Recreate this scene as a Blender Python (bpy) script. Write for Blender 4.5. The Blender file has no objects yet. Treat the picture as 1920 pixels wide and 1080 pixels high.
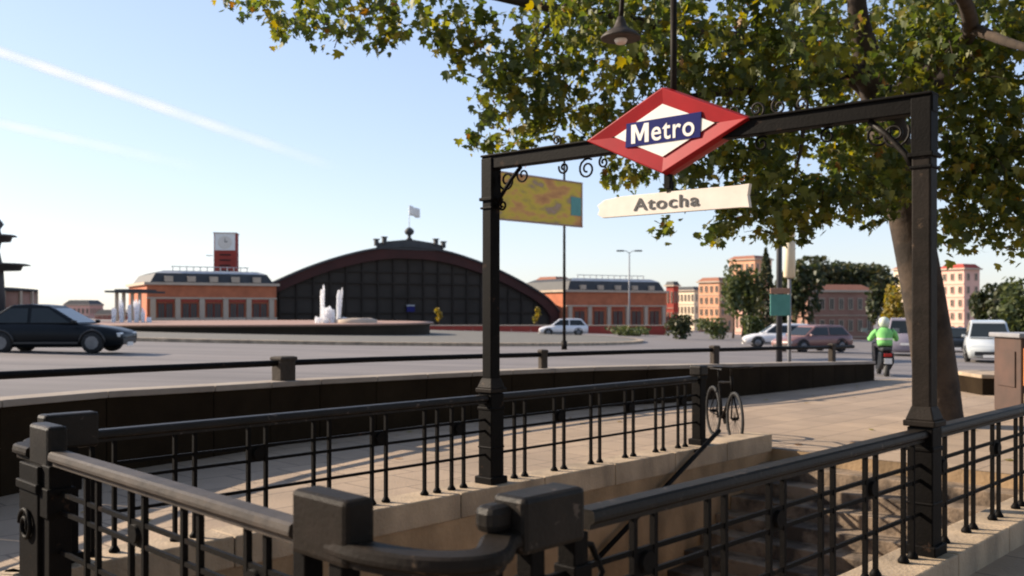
import bpy, bmesh, math, random
import numpy as np
from mathutils import Vector, Matrix, Euler
from mathutils.geometry import tessellate_polygon
random.seed(7); rng = np.random.default_rng(7)
R = math.radians
sc = bpy.context.scene
col = sc.collection

# ------------------------------------------------------------------ camera
CAMZ, F, HZ = 1.7, 1818.0, 580.0
cam = bpy.data.cameras.new('camera'); camo = bpy.data.objects.new('camera', cam); col.objects.link(camo)
camo.location = (0, 0, CAMZ); camo.rotation_euler = (R(90), 0, 0)
cam.lens = F/1920*36; cam.sensor_width = 36; cam.shift_y = (HZ-540)/1920
cam.clip_start = 0.05; cam.clip_end = 30000
cam.dof.use_dof = True; cam.dof.focus_distance = 7.4; cam.dof.aperture_fstop = 2.4
sc.camera = camo
# ------------------------------------------------------------------ light
SUN_EL = 27.0
SH = Vector((-0.955, 0.30, 0)).normalized()                     # horizontal direction towards the sun
S = Vector((SH.x*math.cos(R(SUN_EL)), SH.y*math.cos(R(SUN_EL)), math.sin(R(SUN_EL))))
w = bpy.data.worlds.new('World'); sc.world = w; w.use_nodes = True
nt = w.node_tree; nt.nodes.clear()
sky = nt.nodes.new('ShaderNodeTexSky'); sky.sky_type = 'NISHITA'; sky.sun_disc = False
sky.sun_elevation = R(SUN_EL); sky.sun_rotation = math.atan2(SH.x, SH.y)
sky.air_density = 1.0; sky.dust_density = 0.45; sky.ozone_density = 1.2; sky.altitude = 0
bg = nt.nodes.new('ShaderNodeBackground'); bg.inputs[1].default_value = 0.12
wo = nt.nodes.new('ShaderNodeOutputWorld')
gm = nt.nodes.new('ShaderNodeGamma'); gm.inputs[1].default_value = 0.60
mlt = nt.nodes.new('ShaderNodeVectorMath'); mlt.operation = 'MULTIPLY'; mlt.inputs[1].default_value = (1.42, 1.46, 1.68)
hs_ = nt.nodes.new('ShaderNodeHueSaturation'); hs_.inputs['Saturation'].default_value = 1.0
nt.links.new(sky.outputs[0], hs_.inputs['Color']); nt.links.new(hs_.outputs[0], gm.inputs[0]); nt.links.new(gm.outputs[0], mlt.inputs[0]); nt.links.new(mlt.outputs[0], bg.inputs[0]); nt.links.new(bg.outputs[0], wo.inputs[0])
sl = bpy.data.lights.new('sun', 'SUN'); so = bpy.data.objects.new('sun', sl); col.objects.link(so)
sl.energy = 5.0; sl.angle = R(0.5); sl.color = (1.0, 0.85, 0.67)
so.rotation_euler = S.to_track_quat('Z', 'Y').to_euler()
sc.view_settings.view_transform = 'Standard'; sc.view_settings.look = 'None'
sc.view_settings.exposure = 0.95; sc.view_settings.gamma = 1
sc.view_settings.use_curve_mapping = False
sc.cycles.pixel_filter_type = 'BLACKMAN_HARRIS'; sc.cycles.filter_width = 2.0
sc.cycles.max_bounces = 6; sc.cycles.transparent_max_bounces = 12

# ------------------------------------------------------------------ materials
def mat(name, c, rough=0.8, c2=None, scale=3.0, bump=0.0, bscale=None, metal=0.0, spec=0.5, detail=6, coat=0, split=(0.3, 0.7)):
    m = bpy.data.materials.new(name); m.use_nodes = True
    n = m.node_tree; b = n.nodes['Principled BSDF']
    b.inputs['Roughness'].default_value = rough; b.inputs['Metallic'].default_value = metal
    b.inputs['Specular IOR Level'].default_value = spec
    if coat: b.inputs['Coat Weight'].default_value = coat
    tc = n.nodes.new('ShaderNodeTexCoord')
    if c2 is None: c2 = tuple(x*0.78 for x in c)
    no = n.nodes.new('ShaderNodeTexNoise'); no.inputs['Scale'].default_value = scale; no.inputs['Detail'].default_value = detail
    no.inputs['Roughness'].default_value = 0.62
    n.links.new(tc.outputs['Object'], no.inputs['Vector'])
    r = n.nodes.new('ShaderNodeValToRGB')
    r.color_ramp.elements[0].position = split[0]; r.color_ramp.elements[1].position = split[1]
    r.color_ramp.elements[0].color = (*c2, 1); r.color_ramp.elements[1].color = (*c, 1)
    n.links.new(no.outputs['Fac'], r.inputs[0]); n.links.new(r.outputs[0], b.inputs['Base Color'])
    if bump:
        n2 = n.nodes.new('ShaderNodeTexNoise'); n2.inputs['Scale'].default_value = bscale or scale*8; n2.inputs['Detail'].default_value = 5
        n.links.new(tc.outputs['Object'], n2.inputs['Vector'])
        bp = n.nodes.new('ShaderNodeBump'); bp.inputs['Strength'].default_value = bump; bp.inputs['Distance'].default_value = 0.02
        n.links.new(n2.outputs['Fac'], bp.inputs['Height']); n.links.new(bp.outputs[0], b.inputs['Normal'])
    return m

M = {}
M['paving'] = mat('paving', (0.39, 0.29, 0.205), 0.85, (0.31, 0.23, 0.16), 0.9, 0.3, 30)
M['asphalt'] = mat('asphalt', (0.185, 0.163, 0.153), 0.8, (0.15, 0.132, 0.124), 0.25, 0.3, 25)
M['kerb'] = mat('kerb_granite', (0.47, 0.36, 0.25), 0.8, (0.34, 0.26, 0.175), 2.5, 0.4, 40)
M['wallstone'] = mat('stairwell_stone', (0.38, 0.265, 0.16), 0.9, (0.26, 0.18, 0.105), 1.6, 0.4, 25, spec=.2)
M['step'] = mat('dappled_step_granite', (0.22, 0.16, 0.11), 0.9, (0.05, 0.036, 0.026), 2.2, 0.4, 30, split=(0.42, 0.58))  # dark blotches put dappled shade into the granite colour
M['parapet'] = mat('shaded_parapet_stone', (0.028, 0.019, 0.011), 0.95, (0.015, 0.010, 0.006), 1.2, 0.5, 14, spec=.05)  # near-black: the shade on the wall face is put into the colour
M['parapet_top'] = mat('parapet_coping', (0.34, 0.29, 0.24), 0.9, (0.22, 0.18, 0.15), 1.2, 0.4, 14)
def joints(m, bw, bh, mort, dark, rot, off=.5):
    n = m.node_tree; b = n.nodes['Principled BSDF']; l = b.inputs['Base Color'].links[0]; src = l.from_socket
    tc = n.nodes.new('ShaderNodeTexCoord'); mp = n.nodes.new('ShaderNodeMapping'); mp.inputs['Rotation'].default_value = (0, 0, rot)
    br = n.nodes.new('ShaderNodeTexBrick'); br.inputs['Scale'].default_value = 1; br.inputs['Brick Width'].default_value = bw; br.inputs['Row Height'].default_value = bh
    br.inputs['Mortar Size'].default_value = mort; br.inputs['Color1'].default_value = (1, 1, 1, 1); br.inputs['Color2'].default_value = (.86, .86, .86, 1); br.inputs['Mortar'].default_value = (dark, dark, dark, 1); br.offset = off
    mx = n.nodes.new('ShaderNodeMixRGB'); mx.blend_type = 'MULTIPLY'; mx.inputs[0].default_value = 1
    n.links.new(tc.outputs['Object'], mp.inputs[0]); n.links.new(mp.outputs[0], br.inputs[0]); n.links.new(src, mx.inputs[1]); n.links.new(br.outputs[0], mx.inputs[2]); n.links.new(mx.outputs[0], b.inputs['Base Color'])
def streaks(m, sx_, sy_, rot, lo, hi, lo_pos=.35, hi_pos=.65):
    n = m.node_tree; b = n.nodes['Principled BSDF']; src = b.inputs['Base Color'].links[0].from_socket
    tc = n.nodes.new('ShaderNodeTexCoord'); mp = n.nodes.new('ShaderNodeMapping'); mp.inputs['Rotation'].default_value = (0, 0, rot); mp.inputs['Scale'].default_value = (sx_, sy_, 1)
    no = n.nodes.new('ShaderNodeTexNoise'); no.inputs['Scale'].default_value = 1; no.inputs['Detail'].default_value = 8; rp = n.nodes.new('ShaderNodeValToRGB')
    rp.color_ramp.elements[0].position = lo_pos; rp.color_ramp.elements[0].color = (lo, lo, lo, 1); rp.color_ramp.elements[1].position = hi_pos; rp.color_ramp.elements[1].color = (hi, hi*.985, hi*.96, 1)
    mx = n.nodes.new('ShaderNodeMixRGB'); mx.blend_type = 'MULTIPLY'; mx.inputs[0].default_value = 1
    n.links.new(tc.outputs['Object'], mp.inputs[0]); n.links.new(mp.outputs[0], no.inputs['Vector']); n.links.new(no.outputs['Fac'], rp.inputs[0])
    n.links.new(src, mx.inputs[1]); n.links.new(rp.outputs[0], mx.inputs[2]); n.links.new(mx.outputs[0], b.inputs['Base Color'])
streaks(M['asphalt'], .07, 1.1, R(-8), .72, 1.12)
streaks(M['paving'], .5, .5, 0, .80, 1.08)
streaks(M['kerb'], 3, 3, 0, .62, 1.08)
streaks(M['wallstone'], 2.2, 2.2, 0, .6, 1.15)
joints(M['paving'], .62, .62, .012, .5, R(-46))
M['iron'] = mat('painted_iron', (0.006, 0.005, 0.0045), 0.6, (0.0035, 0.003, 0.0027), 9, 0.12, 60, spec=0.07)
M['iron_top'] = mat('lit_worn_iron', (0.020, 0.016, 0.013), 0.5, (0.008, 0.007, 0.006), 5, 0.12, 50, spec=0.15)  # lighter than the black iron: lit tops put into the colour
M['iron_grey'] = mat('grey_iron', (0.022, 0.017, 0.014), 0.55, (0.012, 0.010, 0.008), 6, 0.12, 50, spec=.07)  # greyer copy of the black iron, sunlit faces put into its colour
M['iron_pale'] = mat('sunlit_worn_iron', (0.075, 0.060, 0.049), 0.55, (0.03, 0.024, 0.02), 7, 0.08, 50, spec=.2)  # paler iron: sunlight put into the colour of the end rail and lamp shade
def chips(m, c, scale, pos):
    n = m.node_tree; b = n.nodes['Principled BSDF']; src = b.inputs['Base Color'].links[0].from_socket
    tc = n.nodes.new('ShaderNodeTexCoord'); no = n.nodes.new('ShaderNodeTexNoise'); no.inputs['Scale'].default_value = scale; no.inputs['Detail'].default_value = 9; no.inputs['Roughness'].default_value = .7
    rp = n.nodes.new('ShaderNodeValToRGB'); rp.color_ramp.elements[0].position = pos; rp.color_ramp.elements[0].color = (0, 0, 0, 1); rp.color_ramp.elements[1].position = pos+.05; rp.color_ramp.elements[1].color = (1, 1, 1, 1)
    mx = n.nodes.new('ShaderNodeMixRGB'); mx.inputs[2].default_value = (*c, 1)
    n.links.new(tc.outputs['Object'], no.inputs['Vector']); n.links.new(no.outputs['Fac'], rp.inputs[0]); n.links.new(rp.outputs[0], mx.inputs[0]); n.links.new(src, mx.inputs[1]); n.links.new(mx.outputs[0], b.inputs['Base Color'])
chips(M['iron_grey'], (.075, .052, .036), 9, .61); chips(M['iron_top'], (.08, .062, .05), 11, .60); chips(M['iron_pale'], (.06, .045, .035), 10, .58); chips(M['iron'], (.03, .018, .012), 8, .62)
M['red'] = mat('red_enamel', (0.36, 0.012, 0.016), 0.4, (0.27, 0.010, 0.013), 4, spec=0.2)
M['white'] = mat('white_enamel', (0.84, 0.80, 0.74), 0.4, (0.76, 0.72, 0.66), 4)
M['blue'] = mat('blue_enamel', (0.016, 0.018, 0.12), 0.35, (0.013, 0.015, 0.10), 4, spec=.12)
M['cream'] = mat('cream_enamel', (0.76, 0.69, 0.60), 0.5, (0.66, 0.58, 0.50), 6)
M['ink'] = mat('dark_lettering', (0.05, 0.045, 0.045), 0.6)
M['bark'] = mat('plane_bark', (0.060, 0.041, 0.028), 0.95, (0.020, 0.014, 0.010), 2.2, 0.8, 9, split=(0.4, 0.6))
M['brick'] = mat('orange_brick', (0.52, 0.165, 0.075), 0.9, (0.36, 0.11, 0.05), 0.9)
M['redbrick'] = mat('red_brick', (0.36, 0.055, 0.035), 0.9, (0.27, 0.04, 0.028), 0.5)
M['archbrick'] = mat('arch_brick', (0.062, 0.020, 0.016), 0.95, (0.040, 0.015, 0.012), 0.3)
M['stone'] = mat('pale_stone', (0.50, 0.40, 0.30), 0.9, (0.42, 0.33, 0.25), 0.8)
M['slate'] = mat('slate_roof', (0.05, 0.05, 0.05), 0.7, (0.03, 0.031, 0.032), 0.6)
M['zinc'] = mat('zinc', (0.42, 0.42, 0.42), 0.5, (0.33, 0.33, 0.33), 0.8)
M['redwood'] = mat('dark_red_joinery', (0.14, 0.022, 0.014), 0.6)
M['glassdark'] = mat('dark_glass', (0.030, 0.031, 0.030), 0.28, (0.022, 0.023, 0.022), 0.2)
M['glasshall'] = mat('hall_glass', (0.056, 0.047, 0.039), 0.85, (0.038, 0.032, 0.027), 0.25, spec=.1)
M['mullion'] = mat('hall_mullion', (0.042, 0.034, 0.028), 0.85, spec=.1)
M['creamwall'] = mat('cream_render', (0.80, 0.66, 0.47), 0.9, (0.72, 0.58, 0.41), 0.3)
M['pinkwall'] = mat('pink_render', (0.78, 0.46, 0.36), 0.9, (0.68, 0.39, 0.30), 0.3)
M['orangewall'] = mat('orange_render', (0.70, 0.37, 0.22), 0.9, (0.60, 0.31, 0.18), 0.3)
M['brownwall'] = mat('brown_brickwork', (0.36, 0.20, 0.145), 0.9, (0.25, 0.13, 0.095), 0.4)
M['tile'] = mat('clay_tile', (0.30, 0.12, 0.07), 0.9)
M['grass'] = mat('dry_lawn', (0.135, 0.125, 0.105), 0.95, (0.10, 0.093, 0.078), 0.8, 0.5, 12)
M['basin'] = mat('basin_stone', (0.065, 0.050, 0.034), 0.9, (0.045, 0.034, 0.023), 0.6)
M['tyre'] = mat('tyre_rubber', (0.02, 0.02, 0.02), 0.85)
M['rim'] = mat('alloy', (0.20, 0.20, 0.20), 0.5, (0.12, 0.12, 0.12), 8, metal=0.5)
M['paint_dark'] = mat('dark_paint', (0.010, 0.012, 0.014), 0.35, (0.008, 0.010, 0.012), 2, coat=0.0, spec=.15)
M['paint_white'] = mat('white_paint', (0.75, 0.73, 0.72), 0.3, (0.70, 0.68, 0.67), 2, coat=0.5)
M['paint_silver'] = mat('silver_paint', (0.45, 0.48, 0.49), 0.3, (0.42, 0.45, 0.46), 2, coat=0.5)
M['paint_red'] = mat('dull_red_paint', (0.22, 0.11, 0.095), 0.4, (0.2, 0.10, 0.085), 2, coat=0.4)
M['paint_grey'] = mat('mauve_grey_paint', (0.26, 0.23, 0.27), 0.35, (0.24, 0.21, 0.25), 2, coat=0.4)
M["carglass"] = mat("car_glass", (0.02, 0.025, 0.025), 0.12, spec=0.35)
M['headlight'] = mat('headlamp', (0.7, 0.7, 0.68), 0.15)
M['taillight'] = mat('tail_lamp', (0.45, 0.02, 0.015), 0.2)
M['plastic'] = mat('black_plastic', (0.02, 0.02, 0.02), 0.5)
M['teal'] = mat('teal_sign', (0.08, 0.27, 0.23), 0.5, (0.06, 0.22, 0.19), 5)
M['tan'] = mat('tan_header', (0.33, 0.19, 0.13), 0.7)
M['galv'] = mat('galvanised_steel', (0.25, 0.25, 0.26), 0.5, (0.2, 0.2, 0.21), 4)
M['darkpole'] = mat('dark_steel', (0.035, 0.035, 0.04), 0.6)
M['hivis'] = mat('hi_vis_fabric', (0.24, 0.62, 0.16), 0.8, (0.13, 0.42, 0.12), 5, 0.4, 12)
M['reflect'] = mat('reflective_band', (0.75, 0.76, 0.6), 0.5)
M['denim'] = mat('dark_trousers', (0.022, 0.022, 0.03), 0.9)
M['skin'] = mat('skin', (0.5, 0.3, 0.2), 0.6)
M['helmet'] = mat('pale_helmet', (0.62, 0.68, 0.55), 0.3)
M['orangepaint'] = mat('orange_poster', (0.75, 0.27, 0.09), 0.6, (0.60, 0.18, 0.07), 3)
M['kiosk'] = mat('kiosk_panel', (0.085, 0.045, 0.032), 0.8, (0.05, 0.03, 0.022), 2)
M['contrail'] = None

def leafmat(name, stops, trans=0.45, dullness=0.55):
    m = bpy.data.materials.new(name); m.use_nodes = True; n = m.node_tree; n.nodes.clear()
    o = n.nodes.new('ShaderNodeOutputMaterial'); a = n.nodes.new('ShaderNodeAttribute'); a.attribute_name = 'tone'
    oi = n.nodes.new('ShaderNodeObjectInfo'); ad = n.nodes.new('ShaderNodeMath'); ad.operation = 'ADD'
    ml = n.nodes.new('ShaderNodeMath'); ml.operation = 'MULTIPLY'; ml.inputs[1].default_value = 0.0001
    n.links.new(oi.outputs['Random'], ml.inputs[0]); n.links.new(a.outputs['Fac'], ad.inputs[0]); n.links.new(ml.outputs[0], ad.inputs[1])
    r = n.nodes.new('ShaderNodeValToRGB'); cr = r.color_ramp
    cr.elements[0].position = stops[0][0]; cr.elements[0].color = (*stops[0][1], 1)
    cr.elements[1].position = stops[-1][0]; cr.elements[1].color = (*stops[-1][1], 1)
    for p, c in stops[1:-1]:
        e = cr.elements.new(p); e.color = (*c, 1)
    n.links.new(ad.outputs[0], r.inputs[0])
    d = n.nodes.new('ShaderNodeBsdfPrincipled'); d.inputs['Roughness'].default_value = dullness
    t = n.nodes.new('ShaderNodeBsdfTranslucent'); mx = n.nodes.new('ShaderNodeMixShader'); mx.inputs[0].default_value = trans
    hs = n.nodes.new('ShaderNodeHueSaturation'); hs.inputs['Saturation'].default_value = 1.15; hs.inputs['Value'].default_value = 1.5
    n.links.new(r.outputs[0], d.inputs['Base Color']); n.links.new(r.outputs[0], hs.inputs['Color']); n.links.new(hs.outputs[0], t.inputs[0])
    n.links.new(d.outputs[0], mx.inputs[1]); n.links.new(t.outputs[0], mx.inputs[2]); n.links.new(mx.outputs[0], o.inputs[0])
    return m
M['leaf'] = leafmat('plane_leaf', [(0.0, (0.035, 0.055, 0.016)), (0.4, (0.08, 0.105, 0.022)), (0.72, (0.21, 0.205, 0.035)), (0.9, (0.26, 0.19, 0.03)), (1.0, (0.24, 0.09, 0.03))], 0.45)
M['leaf_dark'] = leafmat('dark_leaf', [(0, (0.016, 0.026, 0.010)), (.6, (0.05, 0.06, 0.02)), (1, (0.085, 0.07, 0.025))], 0.25)
M['leaf_mid'] = leafmat('mid_leaf', [(0, (0.04, 0.06, 0.02)), (1, (0.11, 0.12, 0.035))], 0.3)
M['leaf_yellow'] = leafmat('yellow_leaf', [(0, (0.13, 0.13, 0.025)), (1, (0.34, 0.22, 0.04))], 0.4)

# ------------------------------------------------------------------ mesh helpers
def W(px, py, Y): return Vector(((px-960)/F*Y, Y, CAMZ-(py-HZ)/F*Y))
class MB:
    def __init__(s): s.v = []; s.f = []; s.sm = []
    def add(s, vs, fs, smooth=False):
        o = len(s.v); s.v += [tuple(v) for v in vs]; s.f += [tuple(i+o for i in f) for f in fs]; s.sm += [smooth]*len(fs)
        return s
    def box(s, c, size, ax=None, taper=1.0):
        c = Vector(c); hx, hy, hz = [a/2 for a in size]
        X, Y, Z = ax if ax else (Vector((1,0,0)), Vector((0,1,0)), Vector((0,0,1)))
        vs = [c + X*(a*hx*(taper if d > 0 else 1)) + Y*(b*hy*(taper if d > 0 else 1)) + Z*(d*hz) for d in (-1,1) for a, b in ((-1,-1),(1,-1),(1,1),(-1,1))]
        return s.add(vs, [(0,3,2,1),(4,5,6,7),(0,1,5,4),(1,2,6,5),(2,3,7,6),(3,0,4,7)])
    def bar(s, p, q, wd, h, up=Vector((0,0,1))):
        p, q = Vector(p), Vector(q); d = (q-p); L = d.length; d.normalize()
        side = d.cross(up); 
        if side.length < 1e-4: side = Vector((1,0,0))
        side.normalize(); u2 = side.cross(d).normalized()
        return s.box((p+q)/2, (wd, L, h), (side, d, u2))
    def tube(s, pts, r, n=8, cap=True, flat=1.0):
        pts = [Vector(p) for p in pts]; rr = r if isinstance(r, (list, tuple)) else [r]*len(pts)
        vs = []; prev = None
        for i, p in enumerate(pts):
            t = (pts[min(i+1, len(pts)-1)] - pts[max(i-1, 0)]).normalized()
            if prev is None:
                a = t.orthogonal().normalized()
                if abs(t.z) < 0.9: a = t.cross(Vector((0,0,1))).normalized()
            else: a = (prev - t*prev.dot(t)).normalized()
            prev = a; b = t.cross(a)
            for k in range(n):
                an = 2*math.pi*k/n
                vs.append(p + (a*math.cos(an) + b*math.sin(an)*flat)*rr[i])
        fs = [(i*n+k, i*n+(k+1) % n, (i+1)*n+(k+1) % n, (i+1)*n+k) for i in range(len(pts)-1) for k in range(n)]
        s.add(vs, fs, True)
        if cap:
            o = len(s.v)-len(vs)
            s.f += [tuple(o+k for k in reversed(range(n))), tuple(o+(len(pts)-1)*n+k for k in range(n))]; s.sm += [False, False]
        return s
    def lathe(s, c, prof, n=16, ax=None):
        c = Vector(c); X, Y, Z = ax if ax else (Vector((1,0,0)), Vector((0,1,0)), Vector((0,0,1)))
        vs = [c + X*(r*math.cos(2*math.pi*k/n)) + Y*(r*math.sin(2*math.pi*k/n)) + Z*z for r, z in prof for k in range(n)]
        fs = [(i*n+k, i*n+(k+1) % n, (i+1)*n+(k+1) % n, (i+1)*n+k) for i in range(len(prof)-1) for k in range(n)]
        s.add(vs, fs, True); o = len(s.v)-len(vs)
        s.f += [tuple(o+k for k in reversed(range(n))), tuple(o+(len(prof)-1)*n+k for k in range(n))]; s.sm += [False, False]
        return s
    def prism(s, poly, vec):
        poly = [Vector(p) for p in poly]; vec = Vector(vec); n = len(poly)
        tris = [tuple(t) for t in tessellate_polygon([poly])]
        s.add(poly + [p+vec for p in poly], tris + [tuple(i+n for i in reversed(t)) for t in tris] + [(i, (i+1) % n, (i+1) % n+n, i+n) for i in range(n)])
        return s
    def build(s, name, m, parent=None, bevel=0, fix=True):
        me = bpy.data.meshes.new(name); me.from_pydata(s.v, [], s.f); me.update()
        me.polygons.foreach_set('use_smooth', s.sm)
        if fix:
            b = bmesh.new(); b.from_mesh(me); bmesh.ops.recalc_face_normals(b, faces=b.faces); b.to_mesh(me); b.free()
        me.materials.append(M[m] if isinstance(m, str) else m)
        o = bpy.data.objects.new(name, me); col.objects.link(o)
        if parent:
            o.parent = parent; o.matrix_parent_inverse = parent.matrix_basis.inverted()
        if bevel:
            bv = o.modifiers.new('bevel', 'BEVEL'); bv.width = bevel; bv.segments = 2; bv.limit_method = 'ANGLE'
        return o
def tag(o, label=None, cat=None, group=None, kind=None):
    if label: o['label'] = label
    if cat: o['category'] = cat
    if group: o['group'] = group
    if kind: o['kind'] = kind
    return o
def thing(name, loc, label, cat, group=None, rz=0):
    o = bpy.data.objects.new(name, None); col.objects.link(o); o.location = loc; o.rotation_euler = (0, 0, rz)
    o.empty_display_size = 0.2
    return tag(o, label, cat, group)
def local(o, parent):                    # parent a part that is written in its thing's own coordinates
    o.parent = parent; o.matrix_parent_inverse = Matrix(); return o
def spiral(c, ex, ez, r0, turns, start=0, n=22, shrink=0.25):
    pts = []
    for i in range(n+1):
        t = i/n; a = start + turns*2*math.pi*t; r = r0*(1-(1-shrink)*t)
        pts.append(Vector(c) + ex*(r*math.cos(a)) + ez*(r*math.sin(a)))
    return pts
def catmull(P, k=6):
    P = [Vector(p) for p in P]; Q = [2*P[0]-P[1]] + P + [2*P[-1]-P[-2]]; out = []
    for i in range(1, len(Q)-2):
        for j in range(k):
            t = j/k; a, b, c, d = Q[i-1], Q[i], Q[i+1], Q[i+2]
            out.append(0.5*((2*b)+(c-a)*t+(2*a-5*b+4*c-d)*t*t+(3*b-a-3*c+d)*t**3))
    return out + [P[-1]]
UP = Vector((0,0,1))
PZ = -0.06        # pavement level
ZK = 0.12         # kerb top
ZR = 0.927        # rail top
u = Vector((0.687, 0.7264, 0)).normalized()
ve = Vector((-0.697, 0.717, 0)).normalized()
n_out = Vector((u.y, -u.x, 0))           # away from the stairwell, towards the camera side
Lp = Vector((-0.19, 8.84, 0)); Rp = Vector((2.68, 6.30, 0)); C0 = Vector((-0.346, 3.10, 0))
C1 = Vector((-3.018, 5.85, 0))
e = (Rp-Lp).normalized(); nf = Vector((e.y, -e.x, 0))   # gate plane: e left to right; nf towards the camera
if nf.y > 0: nf = -nf
def near(s): return Rp + u*s
def far(s): return Lp + u*s
def endl(t): return C0 + ve*t

# ------------------------------------------------------------------ ground
def road_z(x, y):
    return min(1.0, max(-2.6, 0.378 - 0.0229*x - 0.0103*y))
# parapet line: (x, y, top height)
PP = [(px, (CAMZ-h)*F/(py-HZ), h) for px, py, h in ((0, 750, .85), (200, 733.5, .82), (401, 723, .79), (600, 711, .75), (800, 701.5, .71), (960, 694, .69), (1113, 688, .67), (1307, 683.5, .64), (1480, 680, .55), (1640, 677, .42))]
PP = [((px-960)/F*Y, Y, h) for px, Y, h in PP]
front = [(-90, -40), (-14, -14), (-8.5, -2), (-6.3, 4.0)] + [(x, y) for x, y, h in PP] + [(12, 25.2), (30, 29), (90, 42)]
def yfront(x):
    for (a, b), (c, d) in zip(front[:-1], front[1:]):
        if a <= x <= c: return b + (d-b)*(x-a)/(c-a)
    return front[-1][1]
# pavement: outline with the stairwell opening cut out
HW = 0.16
def isect(p, d, q, f):
    k = ((q.x-p.x)*f.y - (q.y-p.y)*f.x)/(d.x*f.y - d.y*f.x); return p + d*k
farin = Lp + n_out*HW; nearin = Rp - n_out*HW; endin = C0 + u*HW
S_END = 4.89
topA = farin + u*S_END; topB = isect(nearin, u, topA, n_out)
inA = isect(farin, u, endin, ve); inB = isect(nearin, u, endin, ve)
hole = [inA, inB, topB, topA]
outer = [Vector((x, y, PZ)) for x, y in front] + [Vector((90, -40, PZ))]
hole_ = [Vector((p.x, p.y, PZ)) for p in hole]
tr = tessellate_polygon([outer, hole_])
me = MB().add(outer+hole_, [tuple(t) for t in tr]).build('pavement', 'paving'); tag(me, kind='structure')
if me.data.polygons[0].normal.z < 0: me.data.flip_normals()
xs = sorted(set([round(x, 3) for x, y in front] + list(range(-90, 91, 6)) + [-3000, -900, -300, 300, 900, 3000]))
fr = [0, .01, .03, .06, .1, .16, .25, .4, .6, .85, 1]
vs = []; fs = []
for x in xs:
    y0 = yfront(x) if -90 <= x <= 90 else (-40 if x < 0 else 42)
    ys = [y0 + t for t in (0, 2, 5, 10, 17, 26, 38, 52, 70, 90, 115, 145, 180, 220, 300, 600, 3000, 6000)]
    vs += [(x, y, road_z(x, y)) for y in ys]
nn = 18
fs = [(i*nn+j, (i+1)*nn+j, (i+1)*nn+j+1, i*nn+j+1) for i in range(len(xs)-1) for j in range(nn-1)]
road = MB().add(vs, fs).build('road', 'asphalt'); tag(road, kind='structure')
if road.data.polygons[0].normal.z < 0: road.data.flip_normals()
# kerb at the pavement's right-hand edge
b = MB()
for (x0, y0), (x1, y1) in (((8.98, 24.0), (12, 25.2)), ((12, 25.2), (30, 29)), ((30, 29), (90, 42))):
    b.bar((x0, y0, PZ-.35), (x1, y1, PZ-.35), 0.3, 0.72)
tag(b.build('pavement_kerb', 'kerb'), kind='structure')

# ------------------------------------------------------------------ stairwell
b = MB(); DEEP = -3.3
for p, q, off in ((inA, topA, 'f'), (inB, inA, 'e'), (topB, inB, 'n'), (topA, topB, 't')):
    d = (q-p).normalized(); o = Vector((-d.y, d.x, 0))
    if (p+o - (inA+topB)/2).length < (p-o - (inA+topB)/2).length: o = -o
    pts = [p, q, q+o*0.3, p+o*0.3]
    b.prism([Vector((a.x, a.y, DEEP)) for a in pts], (0, 0, PZ-0.004-DEEP))
sw = b.build('stairwell_walls', 'wallstone'); tag(sw, kind='structure')
fl = MB().add([Vector((p.x, p.y, DEEP+0.5)) for p in hole], [(0, 1, 2, 3)]).build('stairwell_floor', 'step'); tag(fl, kind='structure')
st = thing('stairway', (topA+topB)/2, 'granite steps going down inside the iron railings towards the corner blocks', 'stairs')
nst = 17; run = 0.33; rise = 0.155
wv = (topA-topB); wl = wv.length; wd = wv.normalized()
for i in range(nst):
    c = (topA+topB)/2 - u*(run*(i+.5)) ; z1 = PZ - rise*(i+1)+ (0.0)
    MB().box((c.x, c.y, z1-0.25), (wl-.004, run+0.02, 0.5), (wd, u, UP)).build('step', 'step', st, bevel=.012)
# kerbstones on which the railings stand
kb = thing('stairwell_kerb', (C0.x, C0.y, PZ), 'pale granite kerb carrying the iron railings round the stairwell', 'kerb')
def kerbrun(p, q, first=0.0):
    L = (q-p).length; d = (q-p).normalized(); n = max(1, round(L/1.05)); k = L/n
    for i in range(n):
        a = p + d*(k*i+.004); c = p + d*(k*(i+1)-.004)
        dz = random.uniform(-.002, .002)
        MB().bar(Vector((a.x, a.y, (PZ+ZK)/2+dz-.02)), Vector((c.x, c.y, (PZ+ZK)/2+dz-.02)), 2*HW+.03, ZK-PZ+.04).build('kerbstone', 'kerb', kb, bevel=.012)
kerbrun(near(-4.05), near(9.5)); kerbrun(far(-3.8), far(S_END)); kerbrun(endl(.28), endl(3.55))
# rounded corner stones
for cc, pts in ((C0, [endl(.30), endl(.14)-u*.02, C0+Vector((.05, .0, 0)), near(-4.24)+n_out*.03, near(-4.06)]), (C1, [endl(3.53), endl(3.72), C1+u*.1-ve*.08, far(-3.95), far(-3.78)])):
    P = catmull([Vector((p.x, p.y, 0)) for p in pts], 5); bb = MB(); L = []; Rr = []
    for i, p in enumerate(P):
        t = (P[min(i+1, len(P)-1)]-P[max(i-1, 0)]).normalized(); s_ = Vector((-t.y, t.x, 0)); L.append(p+s_*(HW+.015)); Rr.append(p-s_*(HW+.015))
    for i in range(len(P)-1):
        bb.prism([Vector((a.x, a.y, PZ-.04)) for a in (L[i], L[i+1], Rr[i+1], Rr[i])], (0, 0, ZK-PZ+.034))
    bb.build('corner_kerbstone', 'kerb', kb, fix=True)

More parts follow.
